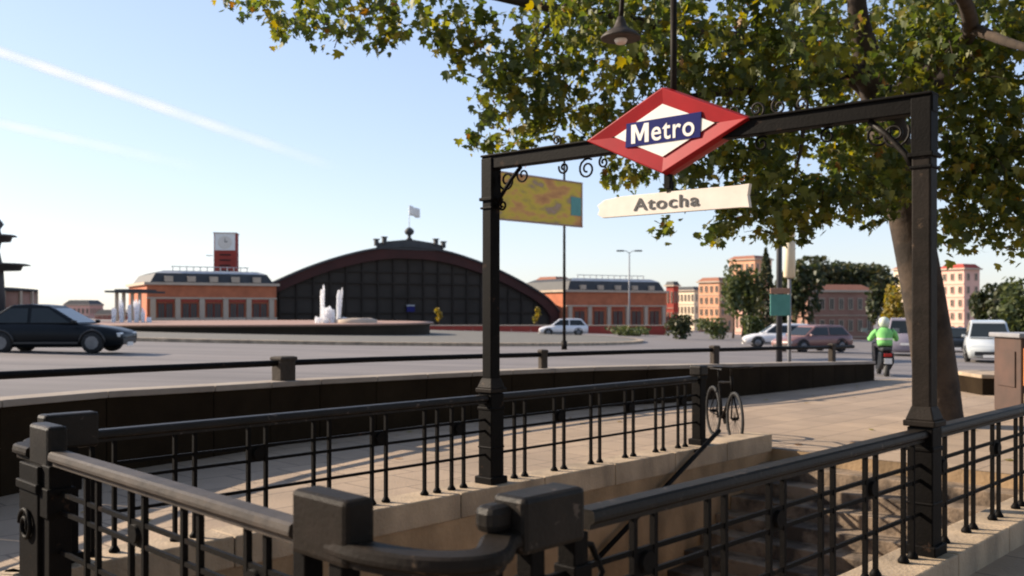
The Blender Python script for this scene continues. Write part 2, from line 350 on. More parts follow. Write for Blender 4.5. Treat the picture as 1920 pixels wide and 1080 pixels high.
# ------------------------------------------------------------------ railings
RODZ = (0.70, 0.60, 0.385)
bal = MB(); bal.box((0, 0, (ZK+ZR-.05)/2), (.026, .026, ZR-.05-ZK)).lathe((0, 0, ZK), [(.034, 0), (.038, .012), (.026, .03), (.018, .045)], 8)
bal_o = None
rose = MB(); rose.box((0, 0, .65), (.125, .022, .075)).lathe((0, 0, .65), [(.045, -.03), (.045, .03)], 10, (Vector((1,0,0)), Vector((0,0,1)), Vector((0,1,0))))
protos = {}
def put(kind, p, ang, parent, m='iron'):
    if kind not in protos:
        o = (bal if kind == 'baluster' else rose).build(kind, m, None); protos[kind] = o.data
    else:
        o = bpy.data.objects.new(kind, protos[kind]); col.objects.link(o)
    o.location = Vector((p.x, p.y, 0)) ; o.rotation_euler = (0, 0, ang)
    o.parent = parent; o.matrix_parent_inverse = parent.matrix_basis.inverted()
    return o
def rail_profile(p, q, w_=.115, top=ZR):
    """cast top rail: moulded section swept between two points"""
    P = [Vector(p), Vector(q)]; return sweep(P, w_, top)
def sweep(P, w_, top):
    sec = [(-.5, -.030), (-.46, -.008), (-.34, 0), (.34, 0), (.46, -.008), (.5, -.030), (.5, -.044), (.3, -.060), (.3, -.078), (-.3, -.078), (-.3, -.060), (-.5, -.044)]
    b = MB(); vs = []; n = len(sec)
    for i, p in enumerate(P):
        t = (P[min(i+1, len(P)-1)]-P[max(i-1, 0)]); t.z = 0; t.normalize(); s_ = Vector((t.y, -t.x, 0))
        vs += [Vector((p.x, p.y, top)) + s_*(a*w_) + UP*c for a, c in sec]
    fs = [(i*n+k, i*n+(k+1) % n, (i+1)*n+(k+1) % n, (i+1)*n+k) for i in range(len(P)-1) for k in range(n)]
    fs += [tuple(range(n)), tuple(reversed([len(vs)-n+k for k in range(n)]))]
    return b.add(vs, fs)
def rail_block(p, d, ln, name, par, m='iron_grey', wid=.15, top=1.075, bot=.83):
    c = Vector((p.x, p.y, 0)) + d*(ln/2); s_ = Vector((d.y, -d.x, 0))
    b = MB().box((c.x, c.y, (top+bot)/2), (wid, ln, top-bot), (s_, d, UP))
    return b.build(name, m, par, bevel=.02)
def newel(p, par, d, w_=.10, z0=ZK, z1=.85, name='newel'):
    s_ = Vector((d.y, -d.x, 0)); b = MB(); ax = (s_, d, UP)
    b.box((p.x, p.y, (z0+z1)/2), (w_, w_, z1-z0), ax).box((p.x, p.y, z0+.03), (w_*1.4, w_*1.4, .06), ax).box((p.x, p.y, .65), (w_*1.25, w_*1.25, .16), ax)
    return b.build(name, 'iron', par, bevel=.006)
def railing(name, label, A, B, d, pairs, base, pairgap=.145, m_top='iron_top', rodends=None):
    t = thing(name, (base.x, base.y, ZK), label, 'railing')
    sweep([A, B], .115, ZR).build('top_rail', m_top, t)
    a, c = rodends or (A, B)
    for z in RODZ:
        MB().bar(Vector((a.x, a.y, z)), Vector((c.x, c.y, z)), .018, .022).build('rod', 'iron', t)
    ang = math.atan2(d.y, d.x)
    for i, p in enumerate(pairs):
        for k in (-.5, .5): put('baluster', p + d*(pairgap*k), ang, t)
        if i % 2 == 0: put('rosette', p, ang, t)
    return t
# near railing (with the rounded corner)
rn = railing('iron_railing', 'black iron railing nearest the camera, running right past the gate post', near(-3.50), near(9.4), u,
             [near(s) for s in [-3.1+.565*i for i in range(22)] if abs(s) > .17], near(0), rodends=(near(-3.95), near(9.4)))
rail_block(near(-3.92), u, .34, 'end_block', rn, 'iron_top', wid=.16, top=1.035)
newel(near(-3.80), rn, u, .075); newel(near(-3.56), rn, u, .085)
CP = [endl(.36), endl(.17)-u*.0, Vector((-.25, 3.115, 0)), Vector((-.08, 3.165, 0)), near(-3.98)+n_out*.02, near(-3.82)]
CPp = catmull([Vector((p.x, p.y, 0)) for p in CP], 7)
sweep(CPp, .13, ZR-.012).build('corner_rail', 'iron_grey', rn)
for z in RODZ: MB().tube([Vector((p.x, p.y, z)) for p in CPp], .011, 6).build('rod', 'iron', rn)
for k in (9, 15, 21, 27): put('baluster', CPp[k], 0.4, rn)
# curled scroll where the corner rail meets the block
cs = near(-3.96) - n_out*.03
MB().box((cs.x, cs.y, .96), (.10, .12, .10), (n_out, u, UP)).build('scroll', 'iron_top', rn, bevel=.03)
MB().tube([near(-3.6)+UP*.82, near(-3.45)+UP*.78, near(-3.38)+UP*.66, near(-3.46)+UP*.56, near(-3.56)+UP*.52], .014, 6).build('bracket', 'iron', rn)
# end railing
re_ = railing('iron_railing', 'iron railing across the closed end of the stairwell, in the left foreground', endl(.60), endl(3.05), ve,
              [endl(t) for t in (.92, 1.47, 2.02, 2.57)], endl(1.5), .15, m_top='iron_pale', rodends=(endl(.3), endl(3.4)))  # paler iron carries the sunlight on this rail in its colour
rail_block(endl(.235), ve, .34, 'end_block', re_, 'iron_grey', wid=.125, top=1.06)  # greyer iron stands for this block's sunlit face
rail_block(endl(3.06), ve, .30, 'end_block', re_, 'iron_top', wid=.11, top=1.06)
newel(endl(.33), re_, ve, .08); newel(endl(.56), re_, ve, .08)
newel(endl(3.08), re_, ve, .12); 
# wide ornamental newel at the left-hand corner
pp = endl(3.28); b = MB(); b.box((pp.x, pp.y, .48), (.17, .30, .72), (u, ve, UP)).box((pp.x, pp.y, .16), (.22, .36, .08), (u, ve, UP)).box((pp.x, pp.y, .72), (.20, .33, .05), (u, ve, UP))
b.tube(spiral(pp-u*.10+UP*.5, ve, UP, .10, 1.6), .014, 6); b.build('corner_newel', 'iron', re_, bevel=.01)
# far railing
rf = railing('iron_railing', 'iron railing along the far side of the stairwell, behind the left gate post', far(-3.65), far(3.36), u,
             [far(s) for s in [-3.56+.565*i for i in range(6)] + [-.42, .38, .95, 1.52, 2.10, 2.66, 3.1]], far(0), rodends=(far(-3.5), far(3.4)))
rail_block(far(-3.95), u, .34, 'end_block', rf, 'iron_top', top=1.05, wid=.13)
newel(far(-3.8), rf, u, .12)
C1P = catmull([endl(3.40), endl(3.62), C1+u*.06-ve*.16, C1+u*.13-ve*.02, far(-3.93)], 6)
sweep(C1P, .12, ZR-.012).build('corner_rail', 'iron_grey', rf)
for z in RODZ: MB().tube([Vector((p.x, p.y, z)) for p in C1P], .011, 6).build('rod', 'iron', rf)
for k in (7, 12, 17): put('baluster', C1P[k], 0.4, rf)
p = far(3.46); b = MB(); ax = (n_out, u, UP)
b.box((p.x, p.y, .5), (.12, .12, .78), ax).box((p.x, p.y, .15), (.18, .18, .08), ax).box((p.x, p.y, .90), (.15, .15, .05), ax)
b.build('end_newel', 'iron', rf, bevel=.008)
MB().box((p.x, p.y, .985), (.16, .16, .12), ax).build('newel_cap', 'iron_top', rf, bevel=.02)
# stair handrail on the far wall
hr = thing('stair_handrail', (far(3.5).x, far(3.5).y, ZK), 'dark sloping handrail descending along the far stairwell wall', 'handrail')
o_ = n_out*(HW+.09)
MB().tube([far(3.5)+o_+UP*.30, far(1.9)+o_-UP*.45, far(.2)+o_-UP*1.25], .026, 8).build('rail', 'iron', hr)
for s_, z_ in ((3.1, .12), (2.2, -.31), (1.2, -.78)):
    q = far(s_)+n_out*HW; MB().bar(q+UP*(z_-.03), q+n_out*.09+UP*z_, .03, .03).build('bracket', 'iron', hr)

# ------------------------------------------------------------------ gate
gt = thing('metro_gate', ((Lp+Rp)/2).to_3d(), 'tall black iron gate frame spanning the stairwell and holding the red sign', 'gate')
axg = (e, nf, UP); axr = (n_out, u, UP)
for P_, mm, wt in ((Lp, 'iron', .118), (Rp, 'iron_grey', .124)):  # right post in greyer iron: its sunlit face put into the colour
    b = MB(); P_ = Vector(P_)
    b.box((P_.x, P_.y, 1.98), (wt, wt, 1.95), axr)
    col_ = b.build('post', mm, gt, bevel=.012)
    b = MB().box((P_.x, P_.y, .54), (.165, .165, .80), axr).box((P_.x, P_.y, .15), (.215, .215, .07), axr).box((P_.x, P_.y, .80), (.18, .18, .03), axr)
    b.box((P_.x, P_.y, .45), (.176, .176, .02), axr)
    b.build('pedestal', 'iron', gt, bevel=.008)
    b = MB().box((P_.x, P_.y, .965), (.205, .205, .04), axr).box((P_.x, P_.y, 1.03), (.185, .185, .09), axr, taper=.68)
    b.build('plinth', mm if mm != 'iron' else 'iron_grey', gt, bevel=.008)
    b = MB().box((P_.x, P_.y, 2.70), (.16, .16, .03), axr).box((P_.x, P_.y, 2.62), (.145, .145, .02), axr).box((P_.x, P_.y, 2.89), (.13, .13, .36), axr)
    b.build('capital', 'iron', gt, bevel=.006)
bl = Lp + e*(-.07) + UP*3.03; br = Rp + e*.07 + UP*3.03
MB().bar(bl, br, .11, .115).bar(bl+UP*.062, br+UP*.062, .15, .02).build('beam', 'iron', gt, bevel=.008)
# scrollwork under and over the beam
def gp(t, z, off=0): return Lp + e*((Rp-Lp).length*t) + UP*z + nf*off
for t, r_, st_, tu in ((.10, .075, 2.2, 1.3), (.22, .055, 2.8, 1.3), (.285, .09, 1.0, 1.6), (.33, .05, 2.0, 1.3), (.70, .06, .8, 1.3), (.83, .06, 1.0, 1.3), (.92, .09, .4, -1.4)):
    MB().tube(spiral(gp(t, 2.965-r_), e, UP, r_, tu, st_), .009, 6).build('scroll', 'iron', gt)
for t, r_, st_ in ((.20, .05, 0), (.64, .07, 3.4), (.69, .06, .3), (.735, .06, 3.2), (.78, .05, 0)):
    MB().tube(spiral(gp(t, 3.10+r_), e, UP, r_, 1.3, st_-1.2), .009, 6).build('scroll', 'iron_top', gt)
for P_, sg in ((Lp, 1), (Rp, -1)):
    for z_, r_ in ((2.86, .10), (2.64, .05)):
        if sg < 0 and z_ < 2.8: continue
        MB().tube(spiral(P_+e*(sg*(.09+r_))+UP*z_, e*sg, UP, r_, 1.4, 2.6), .010, 6).build('scroll', 'iron' if sg > 0 else 'iron_top', gt)  # right scroll in lighter iron, the light on it put into colour
MB().tube([Rp-e*.07+UP*2.62, Rp-e*.12+UP*2.72, Rp-e*.24+UP*2.86, Rp-e*.36+UP*2.965], .022, 6).build('corner_brace', 'iron_top', gt)
MB().tube([Lp+e*.07+UP*2.62, Lp+e*.12+UP*2.72, Lp+e*.24+UP*2.86, Lp+e*.36+UP*2.965], .018, 6).build('corner_brace', 'iron', gt)

# the rhombus sign
T0 = .4925; sgc = gp(T0, 0); zc = CAMZ + (HZ-247)/F*sgc.y; sgc.z = zc
sg = thing('station_sign', sgc, 'red rhombus sign with a blue band lettered Metro on the gate beam', 'sign')
HWD, HH = .76, .345
def rh(k, off, cx=0): return [sgc + e*(a*HWD*k) + UP*(c*HH*k) + nf*off for a, c in ((-1, 0), (0, 1), (1, 0), (0, -1))]
b = MB(); rings = [rh(1.0, .03), rh(.965, .085), rh(.955, .092), rh(.60, .072), rh(.60, -.072), rh(.955, -.092), rh(.965, -.085), rh(1.0, -.03)]
vs = [p for r_ in rings for p in r_]; fs = [(i*4+k, i*4+(k+1) % 4, ((i+1) % 8)*4+(k+1) % 4, ((i+1) % 8)*4+k) for i in range(8) for k in range(4) if i != 3]
fs += [(12, 13, 14, 15), (19, 18, 17, 16)]
b.add(vs, fs); b.build('body', 'red', sg, bevel=.006)
for side in (1, -1):
    q = [sgc + e*(a*.455) + UP*(c*.205) + nf*(side*.078) for a, c in ((-1, 0), (0, 1), (1, 0), (0, -1))]
    MB().prism(q, nf*(side*.006)).build('white_rhombus', 'white', sg)
    q = [sgc + e*a + UP*c + nf*(side*.0785) for a, c in ((-.345, -.098), (-.335, .092), (.345, .098), (.335, -.092))]
    MB().prism(q, nf*(side*.010)).build('blue_band', 'blue', sg)
for sgn in (-1, 1):
    MB().lathe(sgc + e*(sgn*HWD*.985), [(.012, -.03), (.028, -.01), (.028, .01), (.012, .03)], 8, (UP, nf, e)).build('tip_knob', 'iron_grey', sg)
MB().bar(sgc-UP*(HH-.01), sgc-UP*(HH+.10), .05, .05, nf).build('hanger', 'iron', sg)
def text(s, name, m, parent, c, ex, nrm, h, wid, thick=.004, bold=.0, space=1.0, shear=0):
    cu = bpy.data.curves.new(name, 'FONT'); cu.body = s; cu.size = 1; cu.align_x = 'CENTER'; cu.align_y = 'CENTER'; cu.offset = bold; cu.space_character = space; cu.shear = shear
    cu.resolution_u = 4; cu.extrude = thick/2; cu.fill_mode = 'BOTH'
    to = bpy.data.objects.new(name, cu); col.objects.link(to); bpy.context.view_layer.update()
    me = bpy.data.meshes.new_from_object(to.evaluated_get(bpy.context.evaluated_depsgraph_get())); bpy.data.objects.remove(to)
    co = np.empty(len(me.vertices)*3); me.vertices.foreach_get('co', co); co = co.reshape(-1, 3)
    mn, mx = co.min(0), co.max(0); cc = (mn+mx)/2; sx = wid/(mx[0]-mn[0]); sy = h/(mx[1]-mn[1])
    me.vertices.foreach_set('co', np.stack([(co[:, 0]-cc[0])*sx, (co[:, 1]-cc[1])*sy, co[:, 2]], 1).ravel())
    me.materials.clear(); me.materials.append(M[m])
    o = bpy.data.objects.new(name, me); col.objects.link(o)
    me.polygons.foreach_set('use_smooth', [False]*len(me.polygons))
    o.matrix_world = Matrix.Translation(c) @ Matrix((ex.to_4d(), UP.to_4d(), nrm.to_4d(), (0, 0, 0, 1))).transposed().to_3x3().to_4x4()
    mw = o.matrix_world.copy(); o.parent = parent; o.matrix_parent_inverse = Matrix.Translation(parent.location).inverted(); o.matrix_basis = mw
    return o
for side in (1, -1):
    ex_ = e*side; pm = [(-.5, -.5), (-.5, .5), (-.24, .5), (0, -.08), (.24, .5), (.5, .5), (.5, -.5), (.27, -.5), (.27, .16), (.06, -.38), (-.06, -.38), (-.27, .16), (-.27, -.5)]
    MB().prism([sgc + ex_*(-.205+a*.165) + UP*(c*.150) + nf*(side*.0893) for a, c in pm], nf*(side*.002)).build('lettering', 'white', sg)
    text('etro', 'lettering', 'white', sg, sgc + ex_*.095 - UP*.010 + nf*(side*.0905), ex_, nf*side, .130, .385, bold=.012, space=1.10, thick=.002)
# name plate
npc = gp(.497, 0); npc.z = CAMZ + (HZ-379)/F*npc.y
pl = thing('name_plate', npc, 'cream name plate lettered Atocha hanging under the red sign', 'sign')
poly = [(-.69, -.055), (-.64, -.085), (.62, -.085), (.69, -.09), (.675, 0), (.69, .085), (.60, .08), (.20, .082), (-.45, .078), (-.62, .06), (-.69, .02), (-.67, -.02)]
MB().prism([npc + e*a + UP*c - nf*.02 for a, c in poly], nf*.04).build('plate', 'cream', pl, bevel=.005)
for side in (1, -1):
    text('Atocha', 'lettering', 'ink', pl, npc + e*(-.02*side*0-.03) + nf*(side*.024), e*side, nf*side, .098, .60, bold=.012, space=1.12)
MB().bar(npc+UP*.07, npc+UP*.16, .04, .04, nf).build('hanger', 'iron', pl)
# lamp over the beam
lp0 = gp(.505, 3.10)
lm = thing('gate_lamp', lp0, 'bell-shaped lamp on a swan-neck pole above the red sign', 'lamp')
MB().tube([lp0, lp0+UP*1.15], .026, 8).tube([lp0, lp0+UP*.05], .045, 10).build('pole', 'iron_grey', lm)
lc = lp0 - e*.50 + UP*.80
arm = catmull([lp0+UP*1.12, lp0+UP*1.36-e*.08, lp0+UP*1.46-e*.26, lp0+UP*1.34-e*.45, lc+UP*.16], 6)
MB().tube(arm, .02, 8).build('arm', 'iron_grey', lm)
MB().lathe(lc, [(.165, 0), (.16, .02), (.12, .055), (.06, .09), (.04, .14), (.025, .18)], 18).build('lamp_shade', 'iron_pale', lm)  # pale iron stands for the light on the shade
MB().lathe(lc-UP*.01, [(.04, -.03), (.055, 0), (.04, .03)], 12).build('bulb', 'white', lm)

# ------------------------------------------------------------------ parapet wall
pw = thing('parapet_wall', (PP[4][0], PP[4][1], PZ), 'stone parapet wall, coloured dark for its shade, with piers and a handrail between pavement and road', 'wall')
ext = [(-14, -14, 1.1), (-8.5, -2, 1.0), (-6.3, 4.0, .92)] + PP
def seg_off(P, i, off):
    a = P[max(i-1, 0)]; c = P[min(i+1, len(P)-1)]; t = Vector((c[0]-a[0], c[1]-a[1], 0)).normalized(); return Vector((P[i][0], P[i][1], 0)) + Vector((-t.y, t.x, 0))*off
# subdivide the line
fine = []
for i in range(len(ext)-1):
    a, c = ext[i], ext[i+1]; L = math.hypot(c[0]-a[0], c[1]-a[1]); k = max(1, round(L/1.2))
    fine += [tuple(a[j]+(c[j]-a[j])*t/k for j in range(3)) for t in range(k)]
fine.append(ext[-1])
for i in range(len(fine)-1):
    a0, a1 = seg_off(fine, i, 0), seg_off(fine, i, .32); c0, c1 = seg_off(fine, i+1, 0), seg_off(fine, i+1, .32)
    d = (c0-a0).normalized()*.005
    za, zb = fine[i][2]-.07, fine[i+1][2]-.07
    lo = -.9
    vs = [Vector((p.x, p.y, lo)) for p in (a0+d, c0-d, c1-d, a1+d)] + [Vector((p.x, p.y, z)) for p, z in ((a0+d, za), (c0-d, zb), (c1-d, zb), (a1+d, za))]
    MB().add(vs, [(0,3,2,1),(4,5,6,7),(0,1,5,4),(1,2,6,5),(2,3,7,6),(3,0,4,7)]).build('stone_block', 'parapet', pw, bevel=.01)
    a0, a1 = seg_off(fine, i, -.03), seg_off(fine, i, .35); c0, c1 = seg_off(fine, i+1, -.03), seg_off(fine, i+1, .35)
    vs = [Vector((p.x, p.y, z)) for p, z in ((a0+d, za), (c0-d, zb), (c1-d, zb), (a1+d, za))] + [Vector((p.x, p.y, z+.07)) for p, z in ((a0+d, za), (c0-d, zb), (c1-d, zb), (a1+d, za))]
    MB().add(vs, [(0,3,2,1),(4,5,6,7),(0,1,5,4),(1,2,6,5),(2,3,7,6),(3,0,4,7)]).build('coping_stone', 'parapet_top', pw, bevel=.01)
# handrail over the wall
HR = []
for px, py in ((-260, 722), (0, 704), (260, 692), (520, 681), (700, 674), (900, 668), (1018, 665), (1180, 660), (1340, 656), (1480, 652.5), (1600, 650)):
    # intersect the view ray with the parapet's plan line
    best = None
    for i in range(len(fine)-1):
        a, c = seg_off(fine, i, .16), seg_off(fine, i+1, .16); ra = a.x/a.y if a.y > .5 else None; rc = c.x/c.y if c.y > .5 else None
        if ra is None or rc is None: continue
        r_ = (px-960)/F
        if min(ra, rc) <= r_ <= max(ra, rc):
            t = (a.y*r_-a.x)/((c.x-a.x)-r_*(c.y-a.y)); best = a + (c-a)*t
    if best: HR.append(Vector((best.x, best.y, CAMZ-(py-HZ)/F*best.y)))
hh = thing('parapet_handrail', HR[3], 'dark handrail carried on short posts above the parapet wall', 'handrail')
MB().tube([Vector((-6.6, 4.6, HR[0].z+.05))]+HR, [.04]*(len(HR)+1), 8).build('rail', 'iron', hh)
def pier(px, wd_, hz, label_m='parapet_top', name='post'):
    r_ = (px-960)/F
    for i in range(len(HR)-1):
        a, c = HR[i], HR[i+1]
        if a.x/a.y <= r_ <= c.x/c.y:
            t = (a.y*r_-a.x)/((c.x-a.x)-r_*(c.y-a.y)); q = a+(c-a)*t; d = (c-a); d.z = 0; d.normalize()
            zt = q.z + .09; zb = min(fine, key=lambda f: (f[0]-q.x)**2+(f[1]-q.y)**2)[2]-.04
            b = MB().box((q.x, q.y, (zt+zb)/2), (wd_*.8, wd_, zt-zb), (Vector((d.y, -d.x, 0)), d, UP)).box((q.x, q.y, zt-.03), (wd_*.95, wd_*1.15, .05), (Vector((d.y, -d.x, 0)), d, UP))
            b.build(name, label_m, hh, bevel=.02)
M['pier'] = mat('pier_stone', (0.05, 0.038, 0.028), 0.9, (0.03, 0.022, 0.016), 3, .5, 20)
pier(532, .25, .3, 'pier', 'pier'); pier(1018, .14, .3, 'pier', 'pier'); pier(1340, .16, .3, 'pier', 'pier'); pier(1560, .16, .3, 'pier', 'pier')

# ------------------------------------------------------------------ bicycle at the end of the far railing
def bicycle(loc, rz):
    t = thing('bicycle', loc, 'dark bicycle parked beside the end newel of the far railing', 'bicycle', rz=rz)
    def L(mb, name, m, par=None): o = mb.build(name, m, None); return local(o, par or t)
    r = .335
    for x in (-.51, .51):
        wv_ = [Vector((x+r*math.cos(a), 0, r+r*math.sin(a))) for a in [2*math.pi*i/28 for i in range(29)]]
        wh = L(MB().tube(wv_, .019, 7, cap=False), 'wheel', 'tyre')
        wi = [Vector((x+(r-.03)*math.cos(a), 0, r+(r-.03)*math.sin(a))) for a in [2*math.pi*i/28 for i in range(29)]]
        L(MB().tube(wi, .011, 6, cap=False), 'rim', 'iron', wh)
        sp = MB()
        for k in range(16): a = 2*math.pi*k/16; sp.bar((x, .0, r), (x+(r-.03)*math.cos(a), 0, r+(r-.03)*math.sin(a)), .003, .003, Vector((0,1,0)))
        sp.lathe((x, 0, r), [(.022, -.04), (.022, .04)], 8, (Vector((1,0,0)), UP, Vector((0,1,0))))
        L(sp, 'spokes', 'iron', wh)
    fr_ = MB(); bb = Vector((-.07, 0, .29)); st_ = Vector((-.22, 0, .76)); hd = Vector((.36, 0, .80)); hb = Vector((.39, 0, .68))
    for p, q, rr in ((bb, st_, .017), (st_, hd, .016), (bb, hb, .02), (hb, hd+Vector((-.02, 0, .08)), .02)): fr_.tube([p, q], rr, 8)
    for s_ in (-.05, .05):
        fr_.tube([bb, Vector((-.51, s_, r))], .009, 6); fr_.tube([st_, Vector((-.51, s_, r))], .008, 6); fr_.tube([hb+Vector((.01, 0, 0)), Vector((.51, s_, r))], .012, 6)
    L(fr_, 'frame', 'iron')
    L(MB().tube([st_, st_+Vector((-.045, 0, .16))], .013, 8), 'seat_post', 'iron')
    L(MB().prism([(-.42, -.07, .93), (-.34, -.075, .94), (-.20, -.02, .935), (-.12, 0, .93), (-.20, .02, .935), (-.34, .075, .94), (-.42, .07, .93)], (0, 0, .035)), 'saddle', 'plastic')
    L(MB().tube([(.34, 0, .86), (.32, 0, .97), (.38, 0, .99)], .013, 8).tube([(.30, -.30, 1.0), (.38, -.22, 1.0), (.39, 0, .99), (.38, .22, 1.0), (.30, .30, 1.0)], .013, 8), 'handlebar', 'iron_top')
    L(MB().lathe((-.07, 0, .29), [(.09, .03), (.09, .038)], 18, (Vector((1,0,0)), UP, Vector((0,1,0)))).bar((-.07, .06, .29), (-.02, .06, .13), .02, .02, Vector((0,1,0))).bar((-.07, -.06, .29), (-.12, -.06, .45), .02, .02, Vector((0,1,0))), 'crankset', 'iron')
    return t
bicycle(Vector((2.86, 13.1, PZ)), R(-86))

# ------------------------------------------------------------------ leaves and trees
LEAF = np.array([(0, 0), (.30, .05), (.50, .32), (.28, .40), (.34, .78), (.13, .68), (0, 1.05), (-.13, .68), (-.34, .78), (-.28, .40), (-.50, .32), (-.30, .05)])
def leaf_arrays(n, centers, size, tone, droop=0.0, simple=False):
    """n leaves at centers (n,3) with sizes; returns verts, faces, tone"""
    base = LEAF if not simple else np.array([(0, 0), (.36, .28), (.30, .62), (0, 1.0), (-.30, .62), (-.36, .28)])
    k = len(base)
    ang = rng.uniform(0, 2*np.pi, n); tilt = rng.normal(0.9, 0.55, n); roll = rng.uniform(-.8, .8, n)
    X = np.stack([np.cos(ang), np.sin(ang), np.zeros(n)], 1); Y0 = np.stack([-np.sin(ang), np.cos(ang), np.zeros(n)], 1); Zv = np.array([0, 0, 1.0])
    Yd = Y0*np.cos(tilt)[:, None] - Zv*np.sin(tilt)[:, None]; Nn = np.cross(X, Yd)
    X2 = X*np.cos(roll)[:, None] + Nn*np.sin(roll)[:, None]; N2 = np.cross(X2, Yd)
    fold = rng.uniform(.05, .45, n)
    P = np.concatenate([np.array([(0, .42)]), base]) ; P = P - np.array([0, .45])
    v = centers[:, None, :] + size[:, None, None]*(P[None, :, 0:1]*X2[:, None, :] + P[None, :, 1:2]*Yd[:, None, :] + (np.abs(P[None, :, 0:1])*fold[:, None, None])*N2[:, None, :])
    kk = k+1; tri = np.array([(0, 1+i, 1+(i+1) % k) for i in range(k)])
    f = (np.arange(n)*kk)[:, None, None] + tri[None]
    return v.reshape(-1, 3), f.reshape(-1, 3), np.repeat(tone, k)
def np_mesh(name, v, f, tone, m, parent):
    me = bpy.data.meshes.new(name); nf_ = len(f)
    me.vertices.add(len(v)); me.vertices.foreach_set('co', np.ascontiguousarray(v, dtype=np.float32).ravel())
    me.loops.add(nf_*3); me.loops.foreach_set('vertex_index', f.astype(np.int32).ravel())
    me.polygons.add(nf_); me.polygons.foreach_set('loop_start', np.arange(0, nf_*3, 3, dtype=np.int32)); me.polygons.foreach_set('loop_total', np.full(nf_, 3, dtype=np.int32))
    me.update(calc_edges=True)
    a = me.attributes.new('tone', 'FLOAT', 'FACE'); a.data.foreach_set('value', tone.astype(np.float32))
    me.materials.append(M[m]); o = bpy.data.objects.new(name, me); col.objects.link(o)
    if parent: o.parent = parent; o.matrix_parent_inverse = parent.matrix_basis.inverted()
    return o

TB = Vector((6.5, 14.7, PZ))
tree = thing('plane_tree', TB, 'big leaning plane tree behind the right gate post, its leafy branches overhanging the gate', 'tree')
fork = Vector((5.45, 14.2, 4.5))
trunk_pts = catmull([TB-UP*.1, TB+Vector((-.05, 0, .5)), TB+Vector((-.22, -.05, 1.6)), TB+Vector((-.56, -.2, 3.1)), fork], 5)
rad = [.42, .37, .34] + [.33-.003*i for i in range(len(trunk_pts)-3)]
MB().tube(trunk_pts, rad, 14).build('trunk', 'bark', tree)
limbs = [
    [fork, (5.05, 13.8, 5.3), (4.75, 13.4, 6.2), (4.6, 13.0, 9.0)],
    [fork, (4.6, 13.6, 5.2), (2.6, 13.0, 5.4), (.6, 12.6, 5.6), (-1.6, 12.2, 5.9), (-3.0, 12, 5.7)],
    [fork, (6.8, 13.4, 5.4), (8.2, 12.5, 6.2), (10, 12, 7.5)],
    [fork, (5.6, 12.6, 5.0), (5.2, 11.0, 4.9), (4.2, 9.6, 5.1), (2.6, 9.0, 5.6)],
    [fork, (6.4, 15, 5.6), (7.5, 16.5, 7.0), (8, 18, 9)],
    [fork, (4.9, 14.0, 5.0), (3.6, 12.6, 4.6), (2.6, 11.6, 4.3), (1.6, 11.2, 4.1)],
    [(5.2, 11.0, 4.9), (5.3, 10.0, 4.4), (5.6, 9.2, 4.1)],
    [(3.6, 12.6, 4.6), (3.6, 12.0, 3.9), (3.4, 11.8, 3.2)],
    [(8.2, 12.5, 6.2), (8.0, 12.0, 5.0), (7.4, 11.8, 4.0), (7.0, 11.6, 3.2)],
    [(.6, 12.6, 5.6), (.2, 12.4, 4.9), (-.1, 12.2, 4.4)],
]
for i, l in enumerate(limbs):
    P_ = catmull(l, 5); r0 = (.27, .13, .20, .15, .2, .12, .07, .05, .08, .04)[i]
    MB().tube(P_, [r0*(1-.8*k/(len(P_)-1)) for k in range(len(P_))], 8).build('limb', 'bark', tree)
# crown made of leafy lobes: picture-measured outline turned into places at their distance
lob = [(450, 0, 12, 26, .5), (545, 62, 12, 28, .5), (520, 5, 12, 42, .4), (600, 15, 12, 40, .5), (645, 40, 12, 45, .72), (700, 45, 12, 42, .72), (760, 20, 12, 55, .72), (822, 52, 12, 46, .72), (885, 40, 12, 60, .72), (862, 98, 12, 34, .8),
       (935, 140, 12, 50, 1), (915, 205, 12, 30, .8), (1000, 110, 12, 85, .72), (985, 205, 12, 55, 1), (1060, 60, 13, 110, .72), (1075, 180, 12, 80, 1), (1120, 235, 12.5, 50, .9), (880, 262, 12.6, 16, .4), (930, 272, 12.6, 22, .8), (985, 262, 12.6, 20, .8),
       (1150, 318, 12.4, 26, .7), (1200, 332, 12.4, 26, .7), (1290, 345, 12, 34, .8), (1240, 130, 11, 120, 1), (1180, 20, 13, 120, 1), (1340, 60, 11, 130, 1), (1400, 200, 12, 100, .9), (1330, 285, 11.5, 65, .7), (1415, 325, 11.5, 60, .8),
       (1385, 395, 11.6, 42, .7), (1335, 440, 11.6, 24, .4), (1245, 425, 11.8, 12, .5), (1440, 400, 11.6, 50, .7), (1475, 432, 11.6, 30, .8), (1530, 385, 11.6, 52, 1), (1600, 370, 11.6, 60, 1.1), (1655, 335, 12, 70, 1.1), (1570, 250, 13, 80, .6), (1480, 290, 12.5, 60, .7), (1440, 360, 12.2, 60, .8), (1620, 300, 13.5, 80, .8), (1480, 130, 12, 110, 1),
       (1650, 200, 15.5, 110, .9), (1600, 50, 15.5, 150, 1), (1750, 100, 12, 150, 1), (1860, 50, 12, 160, 1), (1860, 200, 12, 130, 1), (1790, 330, 11.8, 75, .8), (1860, 340, 11.8, 90, .9), (1915, 425, 11.5, 55, .9), (1800, 428, 11.8, 46, .8), (1940, 280, 12, 110, 1),
       (1480, 50, 10, 120, .8), (1100, 20, 11, 90, .9)]
cen = [(W(px, py, Y), r_*Y/F, d_) for px, py, Y, r_, d_ in lob]
extra = []
for i in range(46):            # the rest of the crown, above and beside the frame
    x = random.uniform(-2.5, 13); y = random.uniform(9.5, 19); z = random.uniform(5.6, 9.8)
    if z < 1.7 + 0.40*y + .9 and x < .62*y: z = 1.7+.34*y + 1.3 + random.uniform(0, 2.5)
    extra.append((Vector((x, y, z)), random.uniform(.8, 1.3), .55))
